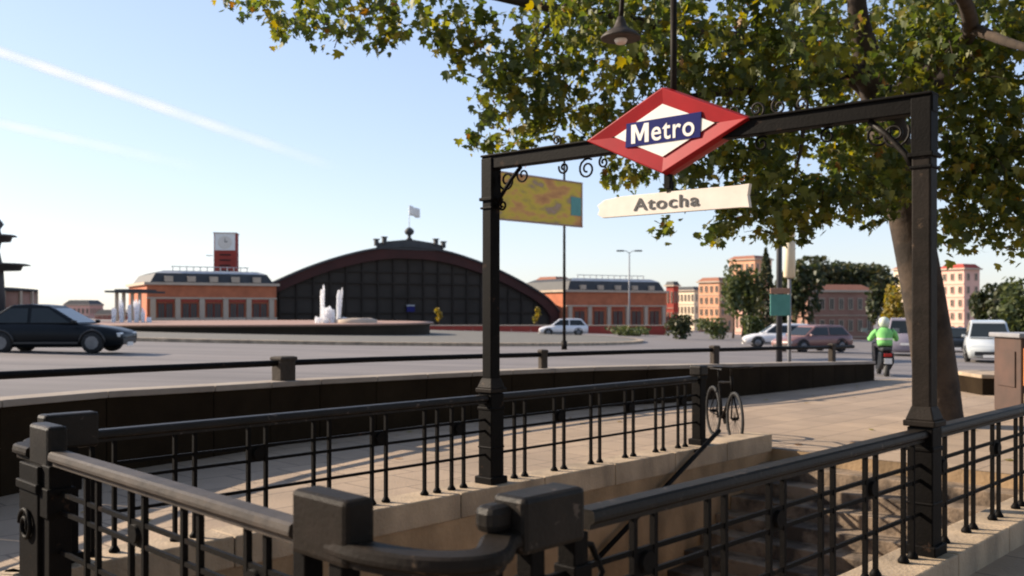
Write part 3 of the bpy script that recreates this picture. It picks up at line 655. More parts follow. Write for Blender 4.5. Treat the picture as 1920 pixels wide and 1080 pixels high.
for i in range(14):
    extra.append((Vector((random.uniform(8, 13), random.uniform(11, 17), random.uniform(2.8, 6))), random.uniform(.7, 1.1), .6))
C_, S_, T_ = [], [], []
twigs = MB()
def spray(c, n, sp):
    # a twig with leaves strung along it
    d = Vector((random.gauss(0, 1), random.gauss(0, 1), random.gauss(-.25, .5))).normalized(); ln = sp*random.uniform(.8, 1.5)
    if random.random() < .5: twigs.tube([c-d*ln*.6, c+d*ln*.1, c+d*ln*.6-UP*.04], [.007, .005, .003], 3, cap=False)
    tb = random.random()
    for k in range(n):
        t = random.uniform(-.6, .65); q = c + d*ln*t + Vector((random.gauss(0, .07), random.gauss(0, .07), random.gauss(-.02, .07)))
        C_.append(q); S_.append(random.uniform(.06, .17)*random.uniform(.8, 1.05)); 
        T_.append(min(.86, max(0, random.gauss(.26+.42*tb, .17))) if random.random() > .012 else .97)
for c, r_, d_ in cen:
    dep = max(r_, .55)*1.2; ns = int(d_*(125 if c.x > 1.5 else 95)*(r_**1.5)*1.0)+3
    for k in range(ns):
        while True:
            q = Vector((random.uniform(-1, 1), random.uniform(-1, 1), random.uniform(-1, 1)))
            if q.length < 1: break
        spray(c + Vector((q.x*r_, q.y*dep, q.z*r_*.92)), 9, .20 if r_ > .25 else .10)
for c, r_, d_ in extra:
    for k in range(int(60*d_*r_*r_)):
        q = Vector((random.gauss(0, .5), random.gauss(0, .5), random.gauss(0, .4))); spray(c+q*r_, 9, .25)
C_ = np.array([tuple(c) for c in C_]); S_ = np.array(S_); T_ = np.array(T_)
vis = (C_[:, 1] > 1) & (np.abs(C_[:, 0]/C_[:, 1]) < .53) & ((C_[:, 2]-CAMZ)/C_[:, 1] < .325)
score = np.where(vis, S_/np.maximum(C_[:, 1], .1), 0); order = np.argsort(-score); pick = order[:300]; rest = order[300:]
v, f, tn = leaf_arrays(len(rest), C_[rest], S_[rest], T_[rest])
crown = np_mesh('foliage', v, f, tn, 'leaf', tree); crown['kind'] = 'stuff'
tw = twigs.build('twigs', 'bark', tree, fix=False); tw['kind'] = 'stuff'
leafm = []
for i in range(8):
    v, f, tn = leaf_arrays(1, np.zeros((1, 3)), np.array([1.0]), np.array([.1+.11*i]))
    o = np_mesh('leaf', v, f, tn, 'leaf', None); leafm.append(o.data); bpy.data.objects.remove(o)
for j in pick:
    o = bpy.data.objects.new('leaf', leafm[min(7, int(T_[j]*8))]); col.objects.link(o)
    o.location = C_[j]; o.scale = (S_[j],)*3; o.rotation_euler = (0, 0, random.uniform(0, 6.28)); o.parent = tree; o.matrix_parent_inverse = tree.matrix_basis.inverted()

def bg_tree(name, label, base, h, rx, m, n=1500, ls=.45, trunk_h=None, shape='round', group=None, cat='tree', ry=None):
    t = thing(name, base, label, cat, group)
    th = trunk_h if trunk_h is not None else h*.3
    if th > 0.15:
        MB().tube([base-UP*.1, base+UP*th*.6+Vector((.1, 0, 0)), base+UP*(h*.62)], [.05*h**.8*.6, .05*h**.8*.45, .04], 8).build('trunk', 'bark', t)
    c = []
    if shape == 'round':
        lobes = [(Vector((random.uniform(-.55, .55)*rx, random.uniform(-.5, .5)*(ry or rx), random.uniform(.12, .88))), random.uniform(.32, .52)) for _ in range(11)]
        for k in range(n):
            lc_, lr = random.choice(lobes); q = Vector((random.gauss(0, 1), random.gauss(0, 1), random.gauss(0, 1))).normalized()*random.uniform(.55, 1.0)
            zz = th*.8 + (h-th*.8)*lc_.z
            p_ = Vector((base.x+lc_.x+q.x*rx*lr, base.y+lc_.y+q.y*(ry or rx)*lr, base.z+min(h, zz+q.z*(h-th)*.30)))
            if p_.z < base.z+th*.6: p_.z = base.z+th*.6+random.uniform(0, .5)
            c.append(tuple(p_))
    else:
        for k in range(n):
            z = random.uniform(0, 1)**1.1; r_ = rx*(1-z**2.2)*random.uniform(.6, 1.02); a = random.uniform(0, 6.28)
            c.append((base.x+r_*math.cos(a), base.y+r_*math.sin(a), base.z+th*.5+(h-th*.5)*z))
    c = np.array(c); s_ = rng.uniform(.6, 1.25, n)*ls; tone = np.clip(rng.normal(.5, .28, n), 0, 1)
    v, f, tn = leaf_arrays(n, c, s_, tone, simple=True); np_mesh('crown', v, f, tn, m, t)
    return t
def gpt(px, Y, dz=0): x = (px-960)/F*Y; return Vector((x, Y, road_z(x, Y)+dz))
def hgt(py, px, Y): return CAMZ-(py-HZ)/F*Y - gpt(px, Y).z
bg_tree('broadleaf_tree', 'mixed green tree in front of the tall orange building', gpt(1392, 100), hgt(487, 1392, 100), 2.4, 'leaf_mid', 1500, .5, 2)
bg_tree('broadleaf_tree', 'slim olive tree with sparse crown before the pink house', gpt(1374, 92), hgt(520, 1374, 92), 1.1, 'leaf_mid', 500, .42, 1.5)
bg_tree('cypress', 'narrow dark cypress beside the cream street column', gpt(1436, 98), hgt(466, 1436, 98), 1.1, 'leaf_dark', 1300, .42, .3, 'cone')
bg_tree('broadleaf_tree', 'tall dark tree directly right of the cream street column', gpt(1505, 92), hgt(482, 1505, 92), 2.0, 'leaf_dark', 1500, .5, 2)
bg_tree('broadleaf_tree', 'dark tree directly behind the teal sign panel', gpt(1466, 96), hgt(505, 1466, 96), 1.5, 'leaf_dark', 1300, .5, 1)
bg_tree('broadleaf_tree', 'broad dark tree rising between the two above the mansion', gpt(1588, 124), hgt(488, 1588, 124), 4.0, 'leaf_dark', 2000, .6, 5.0)
bg_tree('broadleaf_tree', 'dark rounded tree above the left half of the brown mansion', gpt(1552, 118), hgt(484, 1552, 118), 4.2, 'leaf_dark', 2200, .6, 5.2)
bg_tree('broadleaf_tree', 'dark spreading tree above the right half of the brown mansion', gpt(1630, 118), hgt(496, 1630, 118), 5.0, 'leaf_dark', 2300, .6, 5.0)
bg_tree('broadleaf_tree', 'dark tree between the brown mansion and the yellowing tree', gpt(1650, 100), hgt(520, 1650, 100), 1.6, 'leaf_dark', 900, .5, 1)
bg_tree('broadleaf_tree', 'small yellowing tree behind the scooter rider', gpt(1682, 70), hgt(528, 1682, 70), 1.25, 'leaf_yellow', 1300, .32, .9)
bg_tree('broadleaf_tree', 'dark bushy tree right of the pink apartment tower', gpt(1862, 80), hgt(533, 1862, 80), 1.9, 'leaf_dark', 1500, .45, .4)
bg_tree('broadleaf_tree', 'dark green tree at the right edge above the parked silver van', gpt(1915, 70), hgt(520, 1915, 70), 2.0, 'leaf_mid', 1700, .42, .4)
for px, Y, py, rx, m, lb in ((1272, 80, 592, 1.25, 'leaf_dark', 'round dark bush in front of the cream houses'), (1337, 84, 598, 1.6, 'leaf_mid', 'low olive bush left of the small pink house'), (1412, 70, 594, 1.1, 'leaf_mid', 'leafy green bush left of the teal sign'), (1180, 92, 612, 2.6, 'leaf_mid', 'low olive shrub in front of the right station pavilion')):
    bg_tree('bush', lb, gpt(px, Y), hgt(py, px, Y), rx, m, 700, .3, 0, cat='bush', group='bushes beyond the road')
for px, lb in ((822, 'small pale tree before the middle of the dark hall'), (1006, 'small pale tree before the right end of the dark hall')):
    bg_tree('small_tree', lb, gpt(px, 108), hgt(577, px, 108), .55, 'leaf_yellow', 130, .3, 1.3, group='small trees before the hall')

for bx, by, lb in ((8.5, -1.5, 'unseen plane tree added behind the camera on the right to block skylight'), (-3.5, -7.0, 'unseen plane tree added behind the camera on the left to block skylight')):  # two unseen trees added to block skylight over the foreground
    t = thing('plane_tree', (bx, by, PZ), lb, 'tree', 'unseen plane trees added to block skylight'); b_ = Vector((bx, by, PZ))
    MB().tube(catmull([b_-UP*.1, b_+UP*1.5, b_+Vector((-.2, .2, 3.5)), b_+Vector((-.5, .6, 6.5)), b_+Vector((-.6, 1, 9))], 4), [.42, .38, .36, .35, .34, .33, .32, .31, .3, .27, .24, .21, .18, .15, .12, .1, .08], 12).build('trunk', 'bark', t)
    for k in range(7):
        a = k*.9; MB().tube(catmull([b_+Vector((-.3, .3, 4.4)), b_+Vector((2.2*math.cos(a), 2.2*math.sin(a), 5.8)), b_+Vector((5*math.cos(a), 5*math.sin(a), 7.2))], 4), [.15-.014*i for i in range(9)], 7).build('limb', 'bark', t)
    n_ = 5200; a = rng.uniform(0, 6.283, n_); q = rng.uniform(0, 1, n_)**.5; zz_ = rng.uniform(0, 1, n_)
    P_ = np.stack([bx-.5+(9.0*q*np.cos(a)), by+2+(8.5*q*np.sin(a)), 6.3+4.2*zz_*(1-.5*q*q)], 1)
    lim = 1.7+.40*np.maximum(P_[:, 1], 0)+1.0; P_[:, 2] = np.maximum(P_[:, 2], lim+rng.uniform(0, .6, n_)); P_ = P_[P_[:, 0] > -11]
    v, f, tn = leaf_arrays(len(P_), P_, rng.uniform(.25, .5, len(P_)), np.clip(rng.normal(.45, .2, len(P_)), 0, 1)); o_ = np_mesh('crown', v, f, tn, 'leaf', t); o_['kind'] = 'stuff'

# ------------------------------------------------------------------ station
D = Vector((.870, .492, 0)).normalized(); N = Vector((.492, -.870, 0)).normalized(); FP = Vector((-45.2, 120, 0)); FL = 81.2
def fp(s, z, off=0): return FP + D*s + UP*z + N*off
axf = (D, N, UP)
win_mesh = {}
def window(parent, p, ax, w_, h_, fm, gm, depth=.12, split=2):
    key = (round(w_, 2), round(h_, 2), fm, gm)
    X, Nn, Z = ax
    b = MB(); t_ = min(.16, w_*.12)
    b.box((-w_/2+t_/2, 0, 0), (t_, depth, h_)).box((w_/2-t_/2, 0, 0), (t_, depth, h_)).box((0, 0, h_/2-t_/2), (w_-2*t_, depth, t_)).box((0, 0, -h_/2+t_/2), (w_-2*t_, depth, t_))
    if split > 1: b.box((0, 0, 0), (t_*.7, depth*.8, h_-2*t_))
    mw = Matrix.Translation(p) @ Matrix((X.to_4d(), Nn.to_4d(), Z.to_4d(), (0, 0, 0, 1))).transposed().to_3x3().to_4x4()
    if key not in win_mesh:
        o = b.build('window', fm); pn = MB().box((0, -.01, 0), (w_-2*t_+.01, depth*.35, h_-2*t_+.01)).build('pane', gm); win_mesh[key] = (o.data, pn.data)
    else:
        o = bpy.data.objects.new('window', win_mesh[key][0]); col.objects.link(o); pn = bpy.data.objects.new('pane', win_mesh[key][1]); col.objects.link(pn)
    o.parent = parent; o.matrix_parent_inverse = parent.matrix_basis.inverted(); o.matrix_basis = mw
    pn.parent = o; pn.matrix_parent_inverse = Matrix()
    return o
def pavilion(s0, s1, zb, zcor, zroof, label, nb=5):
    base = fp((s0+s1)/2, zb, -8); t = thing('station_pavilion', base, label, 'station building', 'brick pavilions flanking the station hall'); L = s1-s0; c = (s0+s1)/2; dp = 15
    MB().box(fp(c, (zb-.6+zcor)/2, -dp/2), (L, dp, zcor-zb+.6), axf).build('wall', 'brick', t)
    H = zcor-zb
    MB().box(fp(c, zcor-.18, -dp/2), (L+.7, dp+.7, .34), axf).box(fp(c, zb+H*.60, .06), (L+.05, .2, .2), axf).build('cornice', 'stone', t)
    MB().box(fp(c, zb+.25, .08), (L+.1, .2, .5), axf).build('plinth', 'stone', t)
    # roof
    q0 = [fp(s0+.4, zcor, .0), fp(s1-.4, zcor, 0), fp(s1-.4, zcor, -dp+.5), fp(s0+.4, zcor, -dp+.5)]
    zr_ = zroof; q1 = [fp(s0+2.2, zr_, -1.3), fp(s1-2.2, zr_, -1.3), fp(s1-2.2, zr_, -dp+2), fp(s0+2.2, zr_, -dp+2)]
    zm = zcor+(zroof-zcor)*.75; qm = [fp(s0+1.1, zm, -.5), fp(s1-1.1, zm, -.5), fp(s1-1.1, zm, -dp+1.2), fp(s0+1.1, zm, -dp+1.2)]
    MB().add(q0+qm+q1, [(0,1,5,4),(1,2,6,5),(2,3,7,6),(3,0,4,7),(4,5,9,8),(5,6,10,9),(6,7,11,10),(7,4,8,11),(8,9,10,11),(3,2,1,0)]).build('roof', 'slate', t)
    MB().add([p+N*.02+UP*.03 for p in (qm[0], qm[1])]+[p+UP*.03 for p in (q1[1], q1[0])], [(0,1,2,3)]).build('roof_cap', 'zinc', t)
    for k in range(5):
        s_ = s0+L*(.16+.17*k); MB().box(fp(s_, zcor+.42, -.15), (1.0, .8, .7), axf).build('dormer', 'stone', t)
    b = MB()
    for k in range(12): b.box(fp(s0+3.4+(L-6.8)*k/11, zroof+.28, -1.8), (.1, .1, .5), axf)
    b.box(fp(c, zroof+.56, -1.8), (L-6.4, .12, .1), axf); b.build('balustrade', 'zinc', t)
    for k in range(nb+1):
        s_ = s0+.7+(L-1.4)*k/nb
        MB().box(fp(s_, zb+H*.29, .16), (.62, .32, H*.57), axf).build('pilaster', 'stone', t)
    for k in range(nb):
        s_ = s0+.7+(L-1.4)*(k+.5)/nb; wz = zb+H*.26
        for sg_ in (-.48, .48): window(t, fp(s_+sg_, wz, .06), axf, .86, H*.42, 'redwood', 'glassdark')
        MB().box(fp(s_, zb+H*.53, .08), (2.1, .2, .26), axf).build('lintel', 'redbrick', t)
    return t
pavilion(0, 16.2, .15, 5.1, 6.6, 'left brick station pavilion, below the clock tower')
pavilion(61.5, 81.2, -1.5, 4.75, 6.6, 'right brick station pavilion, seen through the gate')
# clock tower
cz = 6.0; ctc = Vector((-40.4+1.7, 136, 0))
ct = thing('clock_tower', Vector((ctc.x, 136, 0)), 'red brick clock tower with a white clock face rising behind the left pavilion', 'tower')
tx = lambda px, Y: (px-960)/F*Y
X0, X1 = tx(396, 136), tx(437, 136); xc = (X0+X1)/2; wt_ = X1-X0; ztop = CAMZ+(HZ-437)/F*136; zmid = CAMZ+(HZ-470)/F*136
axt = (Vector((.985, .17, 0)).normalized(), Vector((.17, -.985, 0)).normalized(), UP)
MB().box((xc, 138, zmid/2), (wt_, wt_, zmid), axt).build('shaft', 'redbrick', ct)
MB().box((xc, 138, (zmid+ztop)/2), (wt_-.02, wt_-.02, ztop-zmid), axt).build('clock_stage', 'redbrick', ct)
fcn = Vector((xc, 138, 0)) + axt[1]*(wt_/2)
MB().box(Vector((fcn.x, fcn.y, (zmid+ztop)/2+.02)), (wt_-.30, .12, ztop-zmid-.12), axt).build('clock_panel', 'white', ct)
MB().lathe(Vector((fcn.x, fcn.y, (zmid+ztop)/2))+axt[1]*.06, [(.92, 0), (.92, .05), (.84, .06)], 24, (axt[0], UP, axt[1])).build('clock_face', 'cream', ct)
cf = Vector((fcn.x, fcn.y, (zmid+ztop)/2))+axt[1]*.14
MB().bar(cf, cf+UP*.55, .08, .04, axt[1]).build('clock_hand', 'ink', ct); MB().bar(cf, cf+axt[0]*.38+UP*.1, .09, .04, axt[1]).build('clock_hand', 'ink', ct)
MB().box((xc, 138, ztop+.06), (wt_+.2, wt_+.2, .14), axt).build('cap', 'stone', ct)
for k in range(5):
    z_ = zmid-.55-k*.75; MB().box(Vector((fcn.x, fcn.y, z_)), (wt_*.5, .12, .22), axt).build('louvre', 'archbrick', ct)
MB().box((X0-.35, 136.3, CAMZ+(HZ-479)/F*136), (.9, .1, .1)).build('weather_vane', 'darkpole', ct)
# arched hall
sC = 36.0; zbh = -1.0
prof = [(-25.2, 1.2), (-24.2, 2.4), (-22.4, 3.75), (-19.2, 5.4), (-15, 7.25), (-10.2, 8.9), (-5, 10.15), (0, 10.6)]
prof = prof + [(-a, z) for a, z in reversed(prof[:-1])]
sm = catmull([Vector((a, 0, z)) for a, z in prof], 3); prof = [(p.x, p.z) for p in sm]
_fp = fp
def fp(s, z, off=0): return _fp(s, z, off-1.5)
hl = thing('station_hall', fp(sC, zbh, -10), 'large dark arched train hall with a glazed front between the two brick pavilions', 'station building')
inner = []
for i, (a, z) in enumerate(prof):
    k = 1-2.3/ (25.2+abs(0)); inner.append((a*(1-1.5/26), z-.65-1.0*(1-abs(a)/25.2)))
b = MB(); n_ = len(prof)
for i in range(n_-1):
    q = [prof[i], prof[i+1], inner[i+1], inner[i]]
    b.prism([fp(sC+a, z, 0) for a, z in q], -N*1.2)
b.prism([fp(sC+a, z, 0) for a, z in ((-25.2, 1.2), (inner[0][0], inner[0][1]), (inner[0][0], zbh-.8), (-25.2, zbh-.8))], -N*1.2)
b.prism([fp(sC+a, z, 0) for a, z in ((25.2, 1.2), (inner[-1][0], inner[-1][1]), (inner[-1][0], zbh-.8), (25.2, zbh-.8))], -N*1.2)
b.build('arch_front', 'archbrick', hl)
b = MB()
for i in range(n_-1): b.prism([fp(sC+a, z, .25) for a, z in (prof[i], prof[i+1], (prof[i+1][0]*1.0, prof[i+1][1]+.28), (prof[i][0]*1.0, prof[i][1]+.28))], -N*.9)
b.build('arch_rim', 'slate', hl)
g = [(a, z) for a, z in inner] + [(inner[-1][0], zbh-.8), (inner[0][0], zbh-.8)]
b = MB(); b.prism([fp(sC+a*1.002, z+.05 if z > 0 else z, -.7) for a, z in g], -N*.1); b.build('glazing', 'glasshall', hl)
def zin(a):
    for i in range(n_-1):
        if inner[i][0] <= a <= inner[i+1][0]:
            return inner[i][1]+(inner[i+1][1]-inner[i][1])*(a-inner[i][0])/(inner[i+1][0]-inner[i][0])
    return inner[0][1]
for k in range(-9, 10):
    a = k*2.35; MB().box(fp(sC+a, (zbh+zin(a))/2, -.55), (.18, .3, zin(a)-zbh), axf).build('mullion', 'mullion', hl)
for z_ in (1.2, 3.4, 5.4, 7.0):
    aa = [a for a in [x*.25 for x in range(0, 100)] if a < abs(inner[0][0]) and zin(a) > z_]
    if aa: MB().box(fp(sC, z_, -.52), (2*max(aa), .2, .14), axf).build('transom', 'mullion', hl)
b = MB(); vs = [fp(sC+a, z+.1, -.8) for a, z in prof] + [fp(sC+a, z+.1, -.8)+Vector((-7, 60, 0)) for a, z in prof]
b.add(vs, [(i, i+1, i+1+n_, i+n_) for i in range(n_-1)]); b.build('roof', 'slate', hl, fix=False)
lanp = [(-5.2, 10.2), (-5.2, 11.0), (-3.4, 11.35), (0, 11.75), (3.4, 11.35), (5.2, 11.0), (5.2, 10.2)]
MB().prism([fp(sC+a, z, .1) for a, z in lanp], Vector((-3, 26, 0))).build('roof_lantern', 'slate', hl)
for a in (-5.2, -4.0, 4.0, 5.2):
    MB().box(fp(sC+a, 11.45 if abs(a) < 5 else 11.1, .1), (.55, .5, .95), axf).box(fp(sC+a, 11.9 if abs(a) < 5 else 11.55, .1), (.8, .7, .15), axf).build('finial', 'slate', hl)
MB().lathe(fp(sC, 11.7, -.3), [(.5, 0), (.28, .25), (.22, .6), (.55, .8), (.72, 1.15), (.55, 1.5), (.2, 1.75)], 14).build('globe', 'slate', hl)
MB().box(fp(sC+.2, 1.75, -.3), (1.2, .2, .8), axf).build('notice', 'blue', hl); MB().box(fp(sC+.2, 2.25, -.3), (1.2, .22, .2), axf).build('notice', 'zinc', hl)
fpz = fp(sC, 13.4, -.3)
fg = thing('flag', fpz, 'white flag flying from the pole on top of the arched hall', 'flag')
MB().tube([fpz, fpz+UP*3.3], .05, 6).build('pole', 'white', fg)
b = MB(); vs = []
for i in range(9):
    for j in range(5): vs.append(fpz + D*(i*.2) + N*(.18*math.sin(i*.9)) + UP*(3.2-j*.34-i*.05+.05*math.sin(i*1.3+j)))
b.add(vs, [(i*5+j, (i+1)*5+j, (i+1)*5+j+1, i*5+j+1) for i in range(8) for j in range(4)], True)
fo = b.build('cloth', 'white', fg, fix=False); so_ = fo.modifiers.new('thick', 'SOLIDIFY'); so_.thickness = .02

fp = _fp
# ------------------------------------------------------------------ other buildings
def building(label, pl_, pr_, Y0, Y1, top, wallm, rows, cols, roofm='tile', side=8, cat='building', win='glassdark', name='apartment_building', over=.3, left_side=True, wf=.42):
    if Y0-Y1 > 5:                       # houses turned towards the low sun: a lit front and a shaded right flank
        Ym = (Y0+Y1)/2; Wd_ = (pr_-pl_)/F*Ym; dx = .66*Wd_; Y0, Y1 = Ym+.5*dx, Ym-.5*dx; pr_ = pl_+.66*(pr_-pl_); side = .34*Wd_/.5
    a = Vector((tx(pl_, Y0), Y0, 0)); c = Vector((tx(pr_, Y1), Y1, 0)); d = (c-a).normalized(); n = Vector((d.y, -d.x, 0))
    if n.y > 0: n = -n
    L = (c-a).length; ztop = CAMZ+(HZ-top)/F*((Y0+Y1)/2); zb = min(road_z(a.x, a.y), road_z(c.x, c.y))-.3; mid = (a+c)/2
    t = thing(name, Vector((mid.x, mid.y, zb)), label, cat)
    ax = (d, n, UP); ctr = mid-n*side/2
    MB().box((ctr.x, ctr.y, (zb+ztop)/2), (L, side, ztop-zb), ax).build('wall', wallm, t)
    MB().box((ctr.x, ctr.y, ztop+.12), (L+2*over, side+2*over, .24), ax).build('eaves', 'stone', t)
    MB().box((ctr.x, ctr.y, ztop+.55), (L+over, side+over, .62), ax, taper=.72).build('roof', roofm, t)
    H = ztop-zb; fh = (H-.8)/rows; wh = fh*.55; ww = L/cols*wf
    for r_ in range(rows):
        for k in range(cols):
            p = a + d*(L*(k+.5)/cols) + n*.05; p.z = zb+.7+fh*(r_+.5); window(t, p, ax, ww, wh, 'stone', win)
        MB().box(Vector((mid.x, mid.y, zb+.62+fh*r_))+n*.04, (L, .12, .1), ax).build('string_course', 'stone', t)
    # right-hand or left-hand flank
    for sgn, o in ((1, c), (-1, a)):
        axs = (-n*sgn if sgn > 0 else n*-1*-1, d*sgn, UP); axs = (Vector((-axs[1].y, axs[1].x, 0)), axs[1], UP)
        nc = max(2, int(side/ (L/cols)*.8))
        for r_ in range(rows):
            for k in range(nc):
                p = o - n*(side*(k+.5)/nc) + d*(sgn*.05); p.z = zb+.7+fh*(r_+.5); window(t, p, axs, ww, wh, 'stone', win)
    return t
building('cream block with small windows just behind the right end of the arched hall', 1006, 1062, 196, 190, 527, 'creamwall', 3, 5, 'tile')
building('cream apartment house right of the right station pavilion', 1262, 1322, 205, 170, 546, 'creamwall', 3, 6, 'slate')
building('narrow red corner house against the right station pavilion', 1249, 1270, 172, 166, 537, 'redbrick', 2, 2, 'slate', side=5)
building('orange and pink corner house left of the mixed green tree', 1310, 1368, 175, 150, 530, 'orangewall', 4, 4, 'tile')
building('tall orange block rising behind the mixed green tree', 1367, 1440, 205, 170, 488, 'orangewall', 5, 5, 'tile')
building('small pink house half hidden behind the trees and bush', 1378, 1424, 142, 118, 553, 'pinkwall', 2, 4, 'tile', side=6)
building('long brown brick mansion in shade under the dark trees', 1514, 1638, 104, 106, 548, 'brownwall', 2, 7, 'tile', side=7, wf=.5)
building('tan block between the yellowing tree and the gate post', 1676, 1760, 175, 150, 506, 'creamwall', 4, 5, 'tile')
building('pink apartment tower between the tree trunk and the parked silver van', 1764, 1830, 150, 138, 506, 'pinkwall', 5, 3, 'redbrick', side=5.5)
# low buildings on the left
b0 = gpt(240, 112)
cn = thing('entrance_canopy', b0, 'dark flat canopy on pale columns left of the left station pavilion', 'canopy')
zc_ = CAMZ+(HZ-547)/F*112
MB().box((tx(242, 112), 114, zc_), (4.4, 7, .22)).box((tx(242, 112), 114, zc_+.2), (3.0, 5, .2)).build('roof', 'slate', cn)
for px in (219, 232, 248, 262):
    MB().box((tx(px, 111.5), 111.5, (zc_-.1+b0.z)/2-.1), (.32, .32, zc_-b0.z)).build('column', 'stone', cn)
building('low grey pink block on the horizon behind the dark car', 120, 168, 150, 150, 573, 'pinkwall', 1, 6, 'slate', side=5, over=.1)
building('low dark red block left of the canopy on pale columns', 178, 214, 140, 140, 592, 'redbrick', 1, 4, 'slate', side=5, over=.1)
# tiered column at the left edge
tc0 = gpt(-14, 70); tl = thing('tiered_mast', tc0, 'dark mast with flat round discs at the left edge above a round drum', 'mast')
zz = lambda py: CAMZ+(HZ-py)/F*70
MB().lathe(tc0, [(.9, 0), (.75, zz(520)-tc0.z), (.7, zz(500)-tc0.z), (.45, zz(470)-tc0.z), (.65, zz(446)-tc0.z), (.5, zz(430)-tc0.z), (.75, zz(420)-tc0.z), (.3, zz(405)-tc0.z)], 16).build('column', 'darkpole', tl)
for py, r_ in ((497, 2.55), (443, 1.65)):
    MB().lathe(Vector((tc0.x, tc0.y, zz(py))), [(.5, -.45), (r_*.72, -.38), (r_*.78, -.05), (r_, .0), (r_*.9, .10), (.5, .16)], 24).build('disc', 'darkpole', tl)
dr = thing('round_drum', gpt(-20, 74), 'low round pinkish drum building at the left edge below the tiered mast', 'building')
gz = gpt(-20, 74).z; zt_ = CAMZ+(HZ-541)/F*74
MB().lathe(gpt(-20, 74), [(3.2, -.2), (3.2, zt_-gz-.25)], 28).build('wall', 'brownwall', dr)
MB().lathe(Vector((gpt(-20, 74).x, 74, zt_-.25)), [(3.35, 0), (3.35, .2), (1.5, .35)], 28).build('roof', 'slate', dr)
for k in range(16):
    a = 2*math.pi*k/16; MB().box(Vector((gpt(-20, 74).x+3.24*math.cos(a), 74+3.24*math.sin(a), (zt_+gz)/2)), (.22, .22, zt_-gz-.4), (Vector((-math.sin(a), math.cos(a), 0)), Vector((math.cos(a), math.sin(a), 0)), UP)).build('rib', 'stone', dr)

# ------------------------------------------------------------------ fountain, island, low wall
isl = Vector((-15, 68, 0)); iz = road_z(-15, 62)
b = MB(); vs = []; n_ = 64
def ell(a, rx, ry, dz): x = isl.x+rx*math.cos(a); y = isl.y+ry*math.sin(a); return Vector((x, y, road_z(x, y)+dz))
A_ = [2*math.pi*k/n_ for k in range(n_)]
vs = [ell(a, 24, 26, -.05) for a in A_]+[ell(a, 24, 26, .15) for a in A_]+[ell(a, 23.6, 25.6, .155) for a in A_]
b.add(vs, [(i, (i+1) % n_, (i+1) % n_+n_, i+n_) for i in range(n_)]+[(i+n_, (i+1) % n_+n_, (i+1) % n_+2*n_, i+2*n_) for i in range(n_)]); tag(b.build('island_kerb', 'kerb'), kind='structure')
b = MB(); vs = [ell(a, 23.6, 25.6, .14) for a in A_] + [ell(0, 0, 0, .14)]; b.add(vs, [(i, (i+1) % n_, n_) for i in range(n_)]); tag(b.build('island_lawn', 'grass', fix=False), kind='structure')
fc = Vector((-18.5, 68, .12)); RB = 12.8
ft = thing('fountain', fc, 'wide round stone fountain with tall white jets in the middle of the roundabout', 'fountain')
MB().lathe(fc, [(RB-.1, -.3), (RB-.1, .5), (RB+.15, .52), (RB+.15, .66), (RB-.6, .66), (RB-.6, .3)], 72).build('basin_wall', 'basin', ft)
MB().lathe(fc, [(RB+.16, .58), (RB+.17, .68), (RB-.62, .685)], 72).build('basin_coping', 'tan', ft)
wm = mat('fountain_water', (0.12, 0.13, 0.125), 0.2, (0.08, 0.09, 0.09), 1.5, .5, 8)
M['water'] = wm
MB().add([Vector((fc.x+(RB-.7)*math.cos(a), fc.y+(RB-.7)*math.sin(a), fc.z+.5)) for a in A_], [tuple(range(n_))]).build('pool_water', 'water', ft, fix=False)
MB().lathe(fc+Vector((8.2, -4, 0))*1.0, [(1.4, .5), (1.4, .9), (1.0, 1.0), (.4, 1.0)], 20).build('jet_plinth', 'stone', ft)
jm = bpy.data.materials.new('jet_water'); jm.use_nodes = True; n = jm.node_tree; n.nodes.clear()
o = n.nodes.new('ShaderNodeOutputMaterial'); d = n.nodes.new('ShaderNodeBsdfDiffuse'); d.inputs[0].default_value = (.92, .93, .94, 1)
tl_ = n.nodes.new('ShaderNodeBsdfTranslucent'); tl_.inputs[0].default_value = (.95, .96, .97, 1); m1 = n.nodes.new('ShaderNodeMixShader'); m1.inputs[0].default_value = .5
tp = n.nodes.new('ShaderNodeBsdfTransparent'); m2 = n.nodes.new('ShaderNodeMixShader'); no = n.nodes.new('ShaderNodeTexNoise'); no.inputs['Scale'].default_value = 3.5
tcn = n.nodes.new('ShaderNodeTexCoord'); lw = n.nodes.new('ShaderNodeLayerWeight'); lw.inputs[0].default_value = .35
mp = n.nodes.new('ShaderNodeMapRange'); mp.inputs[1].default_value = .35; mp.inputs[2].default_value = .6; mp.inputs[3].default_value = .3; mp.inputs[4].default_value = .9
mu = n.nodes.new('ShaderNodeMath'); mu.operation = 'MULTIPLY'; iv = n.nodes.new('ShaderNodeMath'); iv.operation = 'SUBTRACT'; iv.inputs[0].default_value = 1
n.links.new(tcn.outputs['Object'], no.inputs['Vector']); n.links.new(no.outputs['Fac'], mp.inputs[0]); n.links.new(lw.outputs['Facing'], iv.inputs[1]); n.links.new(mp.outputs[0], mu.inputs[0]); n.links.new(iv.outputs[0], mu.inputs[1])
n.links.new(d.outputs[0], m1.inputs[1]); n.links.new(tl_.outputs[0], m1.inputs[2]); n.links.new(mu.outputs[0], m2.inputs[0]); n.links.new(tp.outputs[0], m2.inputs[1]); n.links.new(m1.outputs[0], m2.inputs[2]); n.links.new(m2.outputs[0], o.inputs[0])
M['jet'] = jm
